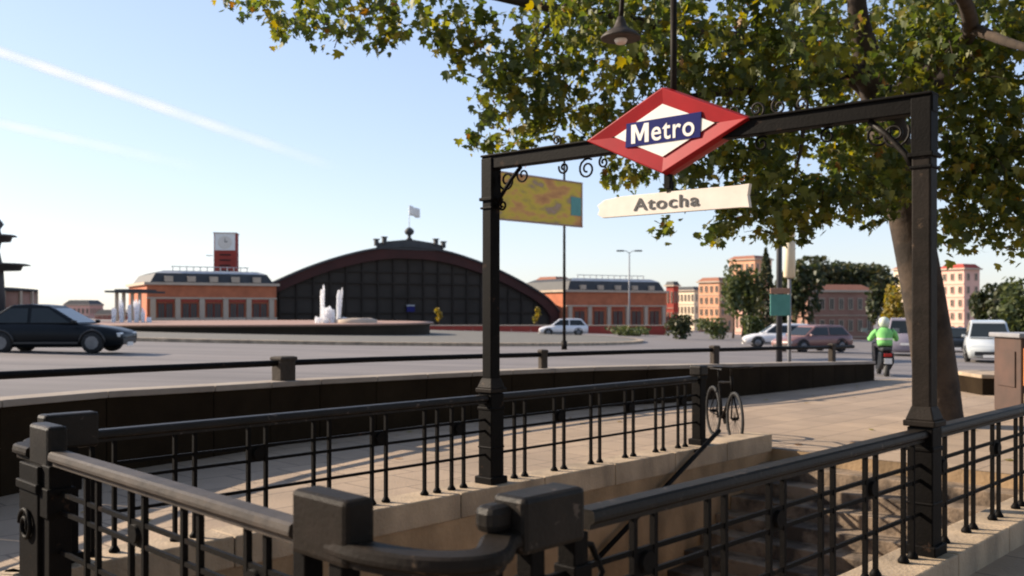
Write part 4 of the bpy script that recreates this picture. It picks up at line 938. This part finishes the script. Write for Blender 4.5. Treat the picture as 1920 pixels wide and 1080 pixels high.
def jet(px, Y, top, r_, kind='water_jet'):
    x = tx(px, Y); z0 = .6; z1 = CAMZ+(HZ-top)/F*Y; b = MB()
    for k in range(5):
        ox, oy = random.gauss(0, r_*.45), random.gauss(0, r_*.45); h = (z1-z0)*random.uniform(.8, 1)
        pts = [(x+ox*t*1.2, Y+oy*t, z0+h*t) for t in (0, .2, .4, .6, .8, .93, 1)]
        b.tube([Vector(p) for p in pts], [r_*q*random.uniform(.85, 1.15) for q in (.95, .8, .7, .62, .55, .40, .12)], 9)
    b.build(kind, 'jet', ft, fix=False)
for px, top, r_ in ((604, 533, .17), (634, 535, .17)):
    jet(px, 64, top, r_)
for px, top, r_ in ((612, 575, .22), (624, 572, .22), (595, 592, .2), (645, 594, .2)): jet(px, 63.5, top, r_)
for px, top, r_ in ((212, 573, .13), (228, 560, .15), (243, 566, .14), (256, 560, .16), (268, 575, .13), (280, 592, .2)): jet(px, 66, top, r_)
for (a0_, a1_, Y, top, nm, lb) in ((742, 1248, 104, 611, 'brick', 'long low red brick wall in front of the station beyond the roundabout'),):
    t = thing('low_wall', gpt((a0_+a1_)/2, Y), lb, 'wall'); k = 14
    for i in range(k):
        p = gpt(a0_+(a1_-a0_)*i/k, Y); q = gpt(a0_+(a1_-a0_)*(i+1)/k, Y); z_ = CAMZ-(top-HZ)/F*Y
        MB().box(((p.x+q.x)/2, Y, (z_+p.z-.3)/2), (q.x-p.x-.03, .4, z_-p.z+.3)).build('panel', 'redbrick', t)
        MB().box(((p.x+q.x)/2, Y, z_+.05), (q.x-p.x-.03, .55, .1)).build('coping', 'stone', t)

# ------------------------------------------------------------------ cars
def car(label, loc, rz, paint, L=4.4, Wd=1.76, H=1.45, kind='saloon', group='cars on the road', name='car'):
    t = thing(name, loc, label, 'car' if kind != 'van' else 'van', group, rz=rz)
    def P(mb, nm, m, par=None, bevel=0): return local(mb.build(nm, m, None, bevel=bevel), par or t)
    wr = .32; belt = H*.60; hw = Wd/2
    # x forward; stations: x, half-width, bottom, top
    if kind == 'saloon': stn = [(-.5, .80, .42, belt*.86), (-.485, .90, .28, belt*.98), (-.40, .97, .2, belt*1.02), (-.2, 1, .18, belt), (.05, 1, .18, belt*.99), (.22, 1, .18, belt*.95), (.38, .96, .2, belt*.86), (.47, .88, .24, belt*.74), (.5, .76, .34, belt*.62)]
    else: stn = [(-.5, .90, .40, belt*.98), (-.49, .96, .26, belt*1.0), (-.40, 1, .2, belt), (-.1, 1, .18, belt), (.2, 1, .18, belt), (.36, .97, .2, belt*.93), (.46, .90, .24, belt*.80), (.5, .80, .34, belt*.66)]
    b = MB(); vs = []; 
    for x, k, z0, z1 in stn:
        w_ = hw*k; zm = z0+(z1-z0)*.55
        vs += [(x*L, -w_*.9, z0), (x*L, -w_, zm-.06), (x*L, -w_*.985, zm+.1), (x*L, -w_*.90, z1), (x*L, w_*.90, z1), (x*L, w_*.985, zm+.1), (x*L, w_, zm-.06), (x*L, w_*.9, z0)]
    m_ = 8; ns = len(stn)
    b.add(vs, [(i*m_+k, i*m_+(k+1) % m_, (i+1)*m_+(k+1) % m_, (i+1)*m_+k) for i in range(ns-1) for k in range(m_)] + [tuple(range(m_)), tuple(reversed([(ns-1)*m_+k for k in range(m_)]))], True)
    body = P(b, 'body', paint)
    cb = (-.45, -.25, .0, .22) if kind == 'saloon' else (-.49, -.44, .14, .33)
    if kind == 'hatch': cb = (-.49, -.36, .08, .27)
    zb_ = belt-.02; bw = hw*.88; tw_ = hw*.72
    base = [(cb[0]*L, zb_), (cb[1]*L, H-.03), ((cb[1]+cb[2])/2*L, H), (cb[2]*L, H-.05), (cb[3]*L, zb_)]
    b = MB(); vs = []
    for x, z in base:
        k = (z-zb_)/(H-zb_); w_ = bw+(tw_-bw)*k; vs += [(x, -w_, z), (x, w_, z)]
    b.add(vs, [(0, 2, 3, 1), (2, 4, 5, 3), (4, 6, 7, 5), (6, 8, 9, 7), (0, 8, 6, 4, 2), (1, 3, 5, 7, 9), (0, 1, 9, 8)])
    P(b, 'cabin', paint, None, .05)
    def q(x, z, s_): k = (z-zb_)/(H-zb_); return Vector((x, s_*(bw+(tw_-bw)*k+.012), z))
    zt = H-.13; zl = zb_+.05
    def lx(z, i0, i1): (xa, za), (xb, zb2) = base[i0], base[i1]; return xa+(xb-xa)*(z-za)/(zb2-za)
    for s_ in (-1, 1):
        xr0, xr1 = lx(zl, 0, 1)+.16, lx(zt, 0, 1)+.14; xf0, xf1 = lx(zl, 4, 3)-.18, lx(zt, 4, 3)-.12; xm = (xr0+xf0)/2
        for a0, a1, c1, c0 in ((xr0, xr1, xm-.05, xm-.05), (xm+.05, xm+.05, xf1, xf0)):
            P(MB().prism([q(a0, zl, s_), q(a1, zt, s_), q(c1, zt, s_), q(c0, zl, s_)], (0, s_*.008, 0)), 'side_window', 'carglass')
    for i0, i1, sg_, nm in ((0, 1, -1, 'rear_window'), (4, 3, 1, 'windscreen')):
        x0, x1 = lx(zl, i0, i1), lx(zt, i0, i1); off = sg_*.014
        P(MB().prism([(x0+off, -bw*.90, zl), (x0+off, bw*.90, zl), (x1+off, tw_*.93, zt), (x1+off, -tw_*.93, zt)], (sg_*.008, 0, .004)), nm, 'carglass')
    for x in (-.30*L, .315*L):
        for s_ in (-1, 1):
            wh = P(MB().lathe((x, s_*(hw-.10), wr), [(wr*.6, -.11), (wr, -.09), (wr, .09), (wr*.6, .11)], 22, (Vector((1,0,0)), UP, Vector((0,1,0)))), 'wheel', 'tyre')
            P(MB().lathe((x, s_*(hw+.005), wr), [(wr*.62, -.02), (wr*.60, .015), (wr*.2, .02)], 10, (Vector((1,0,0)), UP, Vector((0,1,0)))), 'rim', 'rim', wh)
            P(MB().tube([(x+(wr+.05)*math.cos(a), s_*(hw-.012), wr+(wr+.05)*math.sin(a)) for a in [math.pi*k/10 for k in range(11)]], .035, 6), 'wheel_arch', 'plastic')
    for s_ in (-1, 1):
        P(MB().box((.475*L, s_*hw*.66, belt*.62), (.16, .34, .13)), 'headlight', 'headlight', None, .03)
        P(MB().box((-.492*L, s_*hw*.72, belt*.80), (.08, .26, .15)), 'tail_light', 'taillight', None, .02)
        P(MB().box((.20*L, s_*(hw*.96+.07), belt+.05), (.12, .16, .11)), 'wing_mirror', paint, None, .03)
    P(MB().box((.497*L, 0, belt*.40), (.05, hw*1.25, .16)), 'grille', 'plastic', None, .01)
    P(MB().box((.503*L, 0, belt*.30), (.03, .5, .11)), 'number_plate', 'white'); P(MB().box((-.505*L, 0, belt*.55), (.03, .5, .11)), 'number_plate', 'white')
    for s_ in (-1, 1): P(MB().box((0, s_*hw*.99, belt*.36), (L*.44, .03, .06)), 'sill_trim', 'plastic')
    return t
Yd = 29.5; car('black saloon car driving right past the fountain at the left edge', gpt(108, Yd), R(3), 'paint_dark', 4.3, 1.8, 1.47)
car('white hatchback on the road just behind the tall banner pole', gpt(1056, 82), R(180), 'paint_white', 4.1, 1.75, 1.5, 'hatch')
car('white car beyond the parapet left of the teal sign pole', gpt(1462, 58), R(172), 'paint_white', 4.3, 1.75, 1.45, 'hatch')
car('dull red car parked behind the teal sign pole', gpt(1522, 50), R(205), 'paint_red', 4.1, 1.72, 1.4, 'hatch')
car('mauve grey van just left of the lit gate post, behind the rider', gpt(1697, 48), R(69), 'paint_grey', 4.6, 1.85, 1.85, 'van')
car('silver van parked facing the camera right of the leaning tree', gpt(1852, 41), R(-114), 'paint_silver', 4.6, 1.8, 1.75, 'van')
car('dark car parked between the leaning tree and the silver van', gpt(1790, 58), R(-112), 'paint_dark', 4.3, 1.75, 1.45, 'hatch')

# ------------------------------------------------------------------ scooter and rider
sx, sy = tx(1655, 27), 27.0; g0 = Vector((sx, sy, road_z(sx, sy)))
scoot = thing('motor_scooter', g0, 'dark motor scooter ridden away beside the end of the parapet', 'scooter', rz=R(78))
def SP(mb, nm, m, par=None, bevel=0): return local(mb.build(nm, m, None, bevel=bevel), par or scoot)
for x in (-.62, .66):
    wh = SP(MB().lathe((x, 0, .24), [(.13, -.06), (.24, -.05), (.24, .05), (.13, .06)], 20, (Vector((1,0,0)), UP, Vector((0,1,0)))), 'wheel', 'tyre')
    SP(MB().lathe((x, 0, .24), [(.14, -.065), (.14, .065)], 12, (Vector((1,0,0)), UP, Vector((0,1,0)))), 'rim', 'rim', wh)
SP(MB().prism([(-.85, -.17, .38), (-.80, -.17, .66), (-.3, -.17, .68), (-.12, -.17, .32), (.22, -.17, .24), (.22, -.17, .16), (-.35, -.17, .18)], (0, .34, 0)), 'body', 'paint_dark', None, .05)
SP(MB().prism([(.24, -.22, .26), (.42, -.22, .92), (.52, -.22, .90), (.40, -.22, .26)], (0, .44, 0)), 'leg_shield', 'paint_dark', None, .04)
SP(MB().box((-.42, 0, .74), (.68, .28, .12)), 'saddle', 'plastic', None, .05)
SP(MB().tube([(.45, 0, .85), (.40, 0, 1.0)], .03, 8).tube([(.30, -.33, 1.02), (.40, -.18, 1.04), (.40, .18, 1.04), (.30, .33, 1.02)], .018, 8), 'handlebar', 'plastic')
for s_ in (-1, 1): SP(MB().tube([(.38, s_*.24, 1.04), (.40, s_*.38, 1.20)], .01, 6).box((.40, s_*.42, 1.25), (.03, .17, .11)), 'mirror', 'galv')
SP(MB().box((-.87, 0, .60), (.05, .2, .09)), 'tail_light', 'taillight', None, .01); SP(MB().box((-.89, 0, .44), (.02, .2, .15)), 'number_plate', 'white')
SP(MB().tube([(.66, .08, .24), (.48, .05, .8)], .025, 8).tube([(.66, -.08, .24), (.48, -.05, .8)], .025, 8), 'fork', 'rim')
def skin_body(name, verts, edges, radii, m, parent, root=0, sub=2):
    me = bpy.data.meshes.new(name); me.from_pydata([tuple(v) for v in verts], edges, []); me.update()
    o = bpy.data.objects.new(name, me); col.objects.link(o)
    o.modifiers.new('skin', 'SKIN')
    if not me.skin_vertices: 
        pass
    sv = me.skin_vertices[0].data
    for i, r_ in enumerate(radii): sv[i].radius = r_ if isinstance(r_, tuple) else (r_, r_); sv[i].use_root = (i == root)
    s2 = o.modifiers.new('sub', 'SUBSURF'); s2.levels = sub; s2.render_levels = sub
    me.materials.append(M[m])
    return local(o, parent)
rider = thing('person', g0+UP*.80, 'person in a bright green hi-vis jacket riding the scooter away from the camera', 'person', rz=R(78))
# body (pelvis at the saddle)
Vv = [(-.38, 0, .06), (-.35, 0, .25), (-.28, 0, .44), (-.25, 0, .52), (-.24, 0, .60), (-.22, 0, .68),
      (-.34, .11, .05), (.02, .20, .08), (.05, .18, -.34), (.16, .18, -.38), (-.34, -.11, .05), (.02, -.20, .08), (.05, -.18, -.34), (.16, -.18, -.38),
      (-.27, .19, .43), (-.12, .32, .22), (.13, .33, .23), (-.27, -.19, .43), (-.12, -.32, .22), (.13, -.33, .23)]
Ed = [(0, 1), (1, 2), (2, 3), (3, 4), (4, 5), (0, 6), (6, 7), (7, 8), (8, 9), (0, 10), (10, 11), (11, 12), (12, 13), (2, 14), (14, 15), (15, 16), (2, 17), (17, 18), (18, 19)]
rd = [(.15, .13), (.15, .12), (.17, .11), .065, .09, .075, .10, .075, .052, .05, .10, .075, .052, .05, .075, .055, .042, .075, .055, .042]
skin_body('body', Vv, Ed, rd, 'denim', rider)
jk = MB()
jk.lathe((0, 0, 0), [(.01, 0), (.01, .001)], 4)
prof_j = [(-.37, .04, .19, .16), (-.36, .14, .205, .17), (-.34, .25, .20, .16), (-.30, .38, .235, .155), (-.28, .45, .225, .14), (-.26, .51, .13, .11), (-.25, .54, .08, .08)]
jm_ = MB(); vs = []
for x, z, ry, rx_ in prof_j:
    vs += [(x+rx_*math.cos(a), ry*math.sin(a), z) for a in [2*math.pi*k/20 for k in range(20)]]
jm_.add(vs, [(i*20+k, i*20+(k+1) % 20, (i+1)*20+(k+1) % 20, (i+1)*20+k) for i in range(len(prof_j)-1) for k in range(20)]+[tuple(range(20)), tuple(reversed([(len(prof_j)-1)*20+k for k in range(20)]))], True)
for s_ in (-1, 1):
    jm_.tube(catmull([(-.27, s_*.17, .43), (-.22, s_*.27, .36), (-.12, s_*.335, .22), (.02, s_*.34, .22), (.11, s_*.33, .23)], 4), [.088, .088, .085, .08, .08, .078, .075, .072, .07, .068, .066, .064, .062, .06, .058, .056, .055], 10)
local(jm_.build('jacket', 'hivis', None), rider)
b = MB(); vs = []
for z, dz in ((.20, 0), (.25, 0)):
    vs += [(-.35+.178*math.cos(a), .212*math.sin(a), z) for a in [2*math.pi*k/20 for k in range(20)]]
b.add(vs, [(k, (k+1) % 20, (k+1) % 20+20, k+20) for k in range(20)], True); local(b.build('reflective_band', 'reflect', None), rider)
local(MB().lathe((-.23, 0, .68), [(.03, -.15), (.115, -.12), (.142, -.04), (.145, .03), (.12, .10), (.06, .14), (.01, .15)], 18).build('helmet', 'helmet', None), rider)
for s_ in (-1, 1):
    h_ = MB().box((.15, s_*.33, .235), (.09, .045, .085))
    for k in range(4): h_.tube([(.17, s_*.33+(k-1.5)*.021, .265), (.215, s_*.33+(k-1.5)*.021, .25), (.212, s_*.33+(k-1.5)*.021, .20+.004*k)], .0095, 6)
    h_.tube([(.13, s_*.30, .22), (.17, s_*.285, .20), (.20, s_*.28, .205)], .011, 6)
    local(h_.build('glove', 'plastic', None, bevel=.008), rider)

# ------------------------------------------------------------------ street furniture
p = gpt(1058, 44); zt = CAMZ+(HZ-300)/F*44
bp = thing('banner_pole', p, 'slim brown pole with a yellow and orange printed banner beside the left gate post', 'banner')
MB().tube([p, Vector((p.x, p.y, zt))], [.075, .05], 10).tube([p, p+UP*.4], .13, 10).build('pole', 'iron_grey', bp)
M['banner'] = bm_ = bpy.data.materials.new('banner_print'); bm_.use_nodes = True; n = bm_.node_tree; bs = n.nodes['Principled BSDF']; bs.inputs['Roughness'].default_value = .7
tcn = n.nodes.new('ShaderNodeTexCoord'); no = n.nodes.new('ShaderNodeTexNoise'); no.inputs['Scale'].default_value = .8; no.inputs['Detail'].default_value = 4
mpn = n.nodes.new('ShaderNodeMapping'); mpn.inputs['Scale'].default_value = (1, 1, 2.2)
r_ = n.nodes.new('ShaderNodeValToRGB'); cr = r_.color_ramp; cr.elements[0].position = .25; cr.elements[0].color = (.42, .16, .06, 1); cr.elements[1].position = .72; cr.elements[1].color = (.45, .30, .22, 1)
for q_, c_ in ((.42, (.62, .30, .08)), (.50, (.62, .42, .04)), (.58, (.50, .34, .05)), (.64, (.35, .22, .12))):
    e_ = cr.elements.new(q_); e_.color = (*c_, 1)
n.links.new(tcn.outputs['Object'], mpn.inputs[0]); n.links.new(mpn.outputs[0], no.inputs['Vector']); n.links.new(no.outputs['Fac'], r_.inputs[0]); n.links.new(r_.outputs[0], bs.inputs['Base Color'])
bu = Vector((.70, .714, 0)).normalized(); bn = Vector((bu.y, -bu.x, 0))
# banner corners: from the picture's 925..1085 span, standing in its own vertical plane through the pole
def onplane(px):
    k = (px-960)/F; s_ = (p.x - k*p.y)/(k*bu.y-bu.x); return p + bu*s_
a_, c_ = onplane(922), onplane(1085); zA = (CAMZ+(HZ-322)/F*a_.y, CAMZ+(HZ-411)/F*a_.y); zB = (CAMZ+(HZ-344)/F*c_.y, CAMZ+(HZ-425)/F*c_.y)
zt1 = (zA[0]+zB[0])/2; zb1 = (zA[1]+zB[1])/2
q = [Vector((a_.x, a_.y, zb1)), Vector((c_.x, c_.y, zb1)), Vector((c_.x, c_.y, zt1)), Vector((a_.x, a_.y, zt1))]
ln = (c_-a_).length; mc = (q[0]+q[2])/2
MB().box(mc+bn*.16, (ln, .06, zt1-zb1), (bu, bn, UP)).build('panel', 'banner', bp)
fr_ = MB()
for z_ in (zb1, zt1): fr_.box(Vector((mc.x, mc.y, z_))+bn*.16, (ln+.1, .10, .07), (bu, bn, UP))
for c3 in (a_, c_): fr_.box(Vector((c3.x, c3.y, (zb1+zt1)/2))+bn*.16, (.07, .10, zt1-zb1-.075), (bu, bn, UP))
fr_.build('frame', 'tan', bp)
MB().box(Vector((c_.x, c_.y, zb1+(zt1-zb1)*.45))-bu*.42+bn*.195, (.7, .02, (zt1-zb1)*.42), (bu, bn, UP)).build('printed_patch', 'teal', bp)
for z_ in (zb1+.15, zt1-.15): MB().bar(Vector((p.x, p.y, z_)), Vector((p.x, p.y, z_))+bn*.14, .05, .05).build('clamp', 'galv', bp)
# teal sign pole with a cream cylinder on top
p = gpt(1480, 22.4); Y = p.y; zf = lambda py: CAMZ+(HZ-py)/F*Y
sp_ = thing('sign_pole', p, 'grey street pole with a teal sign panel and a cream cylinder on top', 'sign')
MB().tube([p, Vector((p.x, p.y, zf(520)))], .042, 10).tube([p, p+UP*.25], .08, 10).build('pole', 'galv', sp_)
MB().box((tx(1461, Y), Y-.08, (zf(552)+zf(592))/2), (.46, .04, zf(552)-zf(592))).build('sign_panel', 'teal', sp_, bevel=.01)
MB().box((tx(1461, Y), Y-.08, (zf(540)+zf(551))/2), (.46, .05, zf(540)-zf(551)-.006)).build('sign_header', 'tan', sp_, bevel=.01)
M['columncream'] = mat('cream_cylinder', (.72, .62, .45), .6, (.66, .56, .4), 4)
MB().lathe(Vector((p.x, p.y, zf(521))), [(.10, 0), (.135, .03), (.135, zf(455)-zf(521)), (.115, zf(452)-zf(521))], 20).build('cylinder', 'columncream', sp_)
MB().lathe(Vector((p.x, p.y, zf(452))), [(.10, 0), (.10, .08)], 16).build('collar', 'darkpole', sp_)
MB().lathe(Vector((p.x, p.y, zf(445))), [(.11, 0), (.135, .06), (.12, .20), (.05, .26)], 18).build('top_globe', 'columncream', sp_)
p = gpt(1461, 26); MB_ = thing('dark_pole', p, 'tall dark pole immediately left of the cream cylinder', 'pole')
MB().tube([p, p+UP*6.2], [.085, .07], 10).tube([p, p+UP*.3], .12, 10).build('shaft', 'darkpole', MB_); MB().lathe(p+UP*6.2, [(.09, 0), (.12, .05), (.02, .2)], 10).build('cap', 'darkpole', MB_)
# double-headed street light
p = gpt(1180, 112); zt = CAMZ+(HZ-470)/F*112; lt = thing('street_light', p, 'tall thin double-headed street light above the right station pavilion', 'street light')
MB().tube([p, Vector((p.x, p.y, zt-.2))], [.14, .06], 8).build('pole', 'galv', lt)
for s_ in (-1, 1):
    MB().tube([Vector((p.x, p.y, zt-.3)), Vector((p.x+s_*.35, p.y, zt-.05)), Vector((p.x+s_*.9, p.y, zt))], .045, 6).build('arm', 'galv', lt)
    MB().box((p.x+s_*1.05, p.y, zt-.02), (.85, .35, .17)).build('lamp_head', 'slate', lt, bevel=.04)
# stone bench and kiosk on the right
p = Vector((tx(1846, 20.6), 20.6, PZ)); bn_ = thing('stone_bench', p, 'low dark stone bench with its lit top coloured pale on the pavement right of the tree', 'bench')
MB().box((p.x, p.y, PZ+.17), (.82, 1.5, .34)).build('base', 'parapet', bn_, bevel=.01); MB().box((p.x, p.y, PZ+.385), (.90, 1.6, .08)).build('seat', 'kerb', bn_, bevel=.015)  # pale seat on a dark base puts the lit top into colour
p = Vector((tx(1946, 16.5), 16.5, PZ)); ks = thing('poster_kiosk', p, 'brown street kiosk with an orange poster at the right edge of the photo', 'kiosk')
MB().box((p.x, p.y+.1, PZ+.64), (.95, .9, 1.28)).build('cabinet', 'kiosk', ks, bevel=.02); MB().box((p.x, p.y+.1, PZ+1.32), (1.08, 1.04, .08)).build('roof', 'galv', ks, bevel=.02)
MB().box((p.x-.10, p.y-.37, PZ+.80), (.66, .04, .62)).build('poster', 'orangepaint', ks); MB().box((p.x, p.y-.36, PZ+.28), (.85, .05, .16)).build('sill', 'kerb', ks)
MB().box((p.x-.485, p.y+.1, PZ+.75), (.03, .6, .6)).build('side_poster', 'kiosk', ks)

fl_ = []
for k in range(150):
    x = random.uniform(-4, 12); y = random.uniform(4, 24)
    if y > yfront(x)-.6 if x > -6 else True: continue
    fl_.append((x, y, PZ+.012))
    q = Vector((x, y, 0)); rel = q-C0.to_3d(); 
fl_ = np.array([p_ for p_ in fl_ if (Vector(p_)-farin).dot(n_out) < -.45 or (Vector(p_)-nearin).dot(n_out) > .5 or (Vector(p_)-topA).dot(u) > .3])
v, f, tn = leaf_arrays(len(fl_), np.zeros((len(fl_), 3)), rng.uniform(.09, .15, len(fl_)), rng.uniform(.75, 1, len(fl_)))
v = v.reshape(len(fl_), -1, 3); v[:, :, 2] *= .08; v += fl_[:, None, :]; v = v.reshape(-1, 3)
tag(np_mesh('fallen_leaves', v, f, tn, 'leaf', None), 'dry fallen leaves scattered on the pavement round the stairwell', kind='stuff')

# ------------------------------------------------------------------ contrails
cm = bpy.data.materials.new('contrail_ice'); cm.use_nodes = True; n = cm.node_tree; n.nodes.clear()
o = n.nodes.new('ShaderNodeOutputMaterial'); d = n.nodes.new('ShaderNodeBsdfDiffuse'); d.inputs[0].default_value = (.95, .95, .95, 1); tl_ = n.nodes.new('ShaderNodeBsdfTranslucent'); tl_.inputs[0].default_value = (.95, .95, .95, 1)
m1 = n.nodes.new('ShaderNodeMixShader'); m1.inputs[0].default_value = .5; tp = n.nodes.new('ShaderNodeBsdfTransparent'); m2 = n.nodes.new('ShaderNodeMixShader')
lw = n.nodes.new('ShaderNodeLayerWeight'); lw.inputs[0].default_value = .5; iv = n.nodes.new('ShaderNodeMath'); iv.operation = 'SUBTRACT'; iv.inputs[0].default_value = 1
pw_ = n.nodes.new('ShaderNodeMath'); pw_.operation = 'POWER'; pw_.inputs[1].default_value = 2.2; at = n.nodes.new('ShaderNodeAttribute'); at.attribute_name = 'tone'; mu = n.nodes.new('ShaderNodeMath'); mu.operation = 'MULTIPLY'
n.links.new(lw.outputs['Facing'], iv.inputs[1]); n.links.new(iv.outputs[0], pw_.inputs[0]); n.links.new(pw_.outputs[0], mu.inputs[0]); n.links.new(at.outputs['Fac'], mu.inputs[1])
n.links.new(d.outputs[0], m1.inputs[1]); n.links.new(tl_.outputs[0], m1.inputs[2]); n.links.new(mu.outputs[0], m2.inputs[0]); n.links.new(tp.outputs[0], m2.inputs[1]); n.links.new(m1.outputs[0], m2.inputs[2]); n.links.new(m2.outputs[0], o.inputs[0])
M['contrail'] = cm
def contrail(A, B, r0, r1, dens, label):
    k = 40; pts = [A+(B-A)*(i/k) for i in range(k+1)]
    b = MB().tube(pts, [r0+(r1-r0)*i/k + random.uniform(-.06, .06)*r0 for i in range(k+1)], 20, cap=False)
    o = b.build('contrail', 'contrail', fix=True); a = o.data.attributes.new('tone', 'FLOAT', 'POINT')
    a.data.foreach_set('value', np.repeat(np.array([dens*min(1, (1-i/k)*2.4)*(.8+.2*math.sin(i*1.7)) for i in range(k+1)]), 20).astype(np.float32))
    tag(o, label, 'contrail', 'contrails')
contrail(W(-500, -75, 4200), W(640, 318, 4800), 28, 38, .5, 'long white contrail slanting down across the upper left sky')
contrail(W(-500, 120, 4400), W(390, 318, 5000), 30, 40, .20, 'fainter contrail lower down at the left edge of the sky')
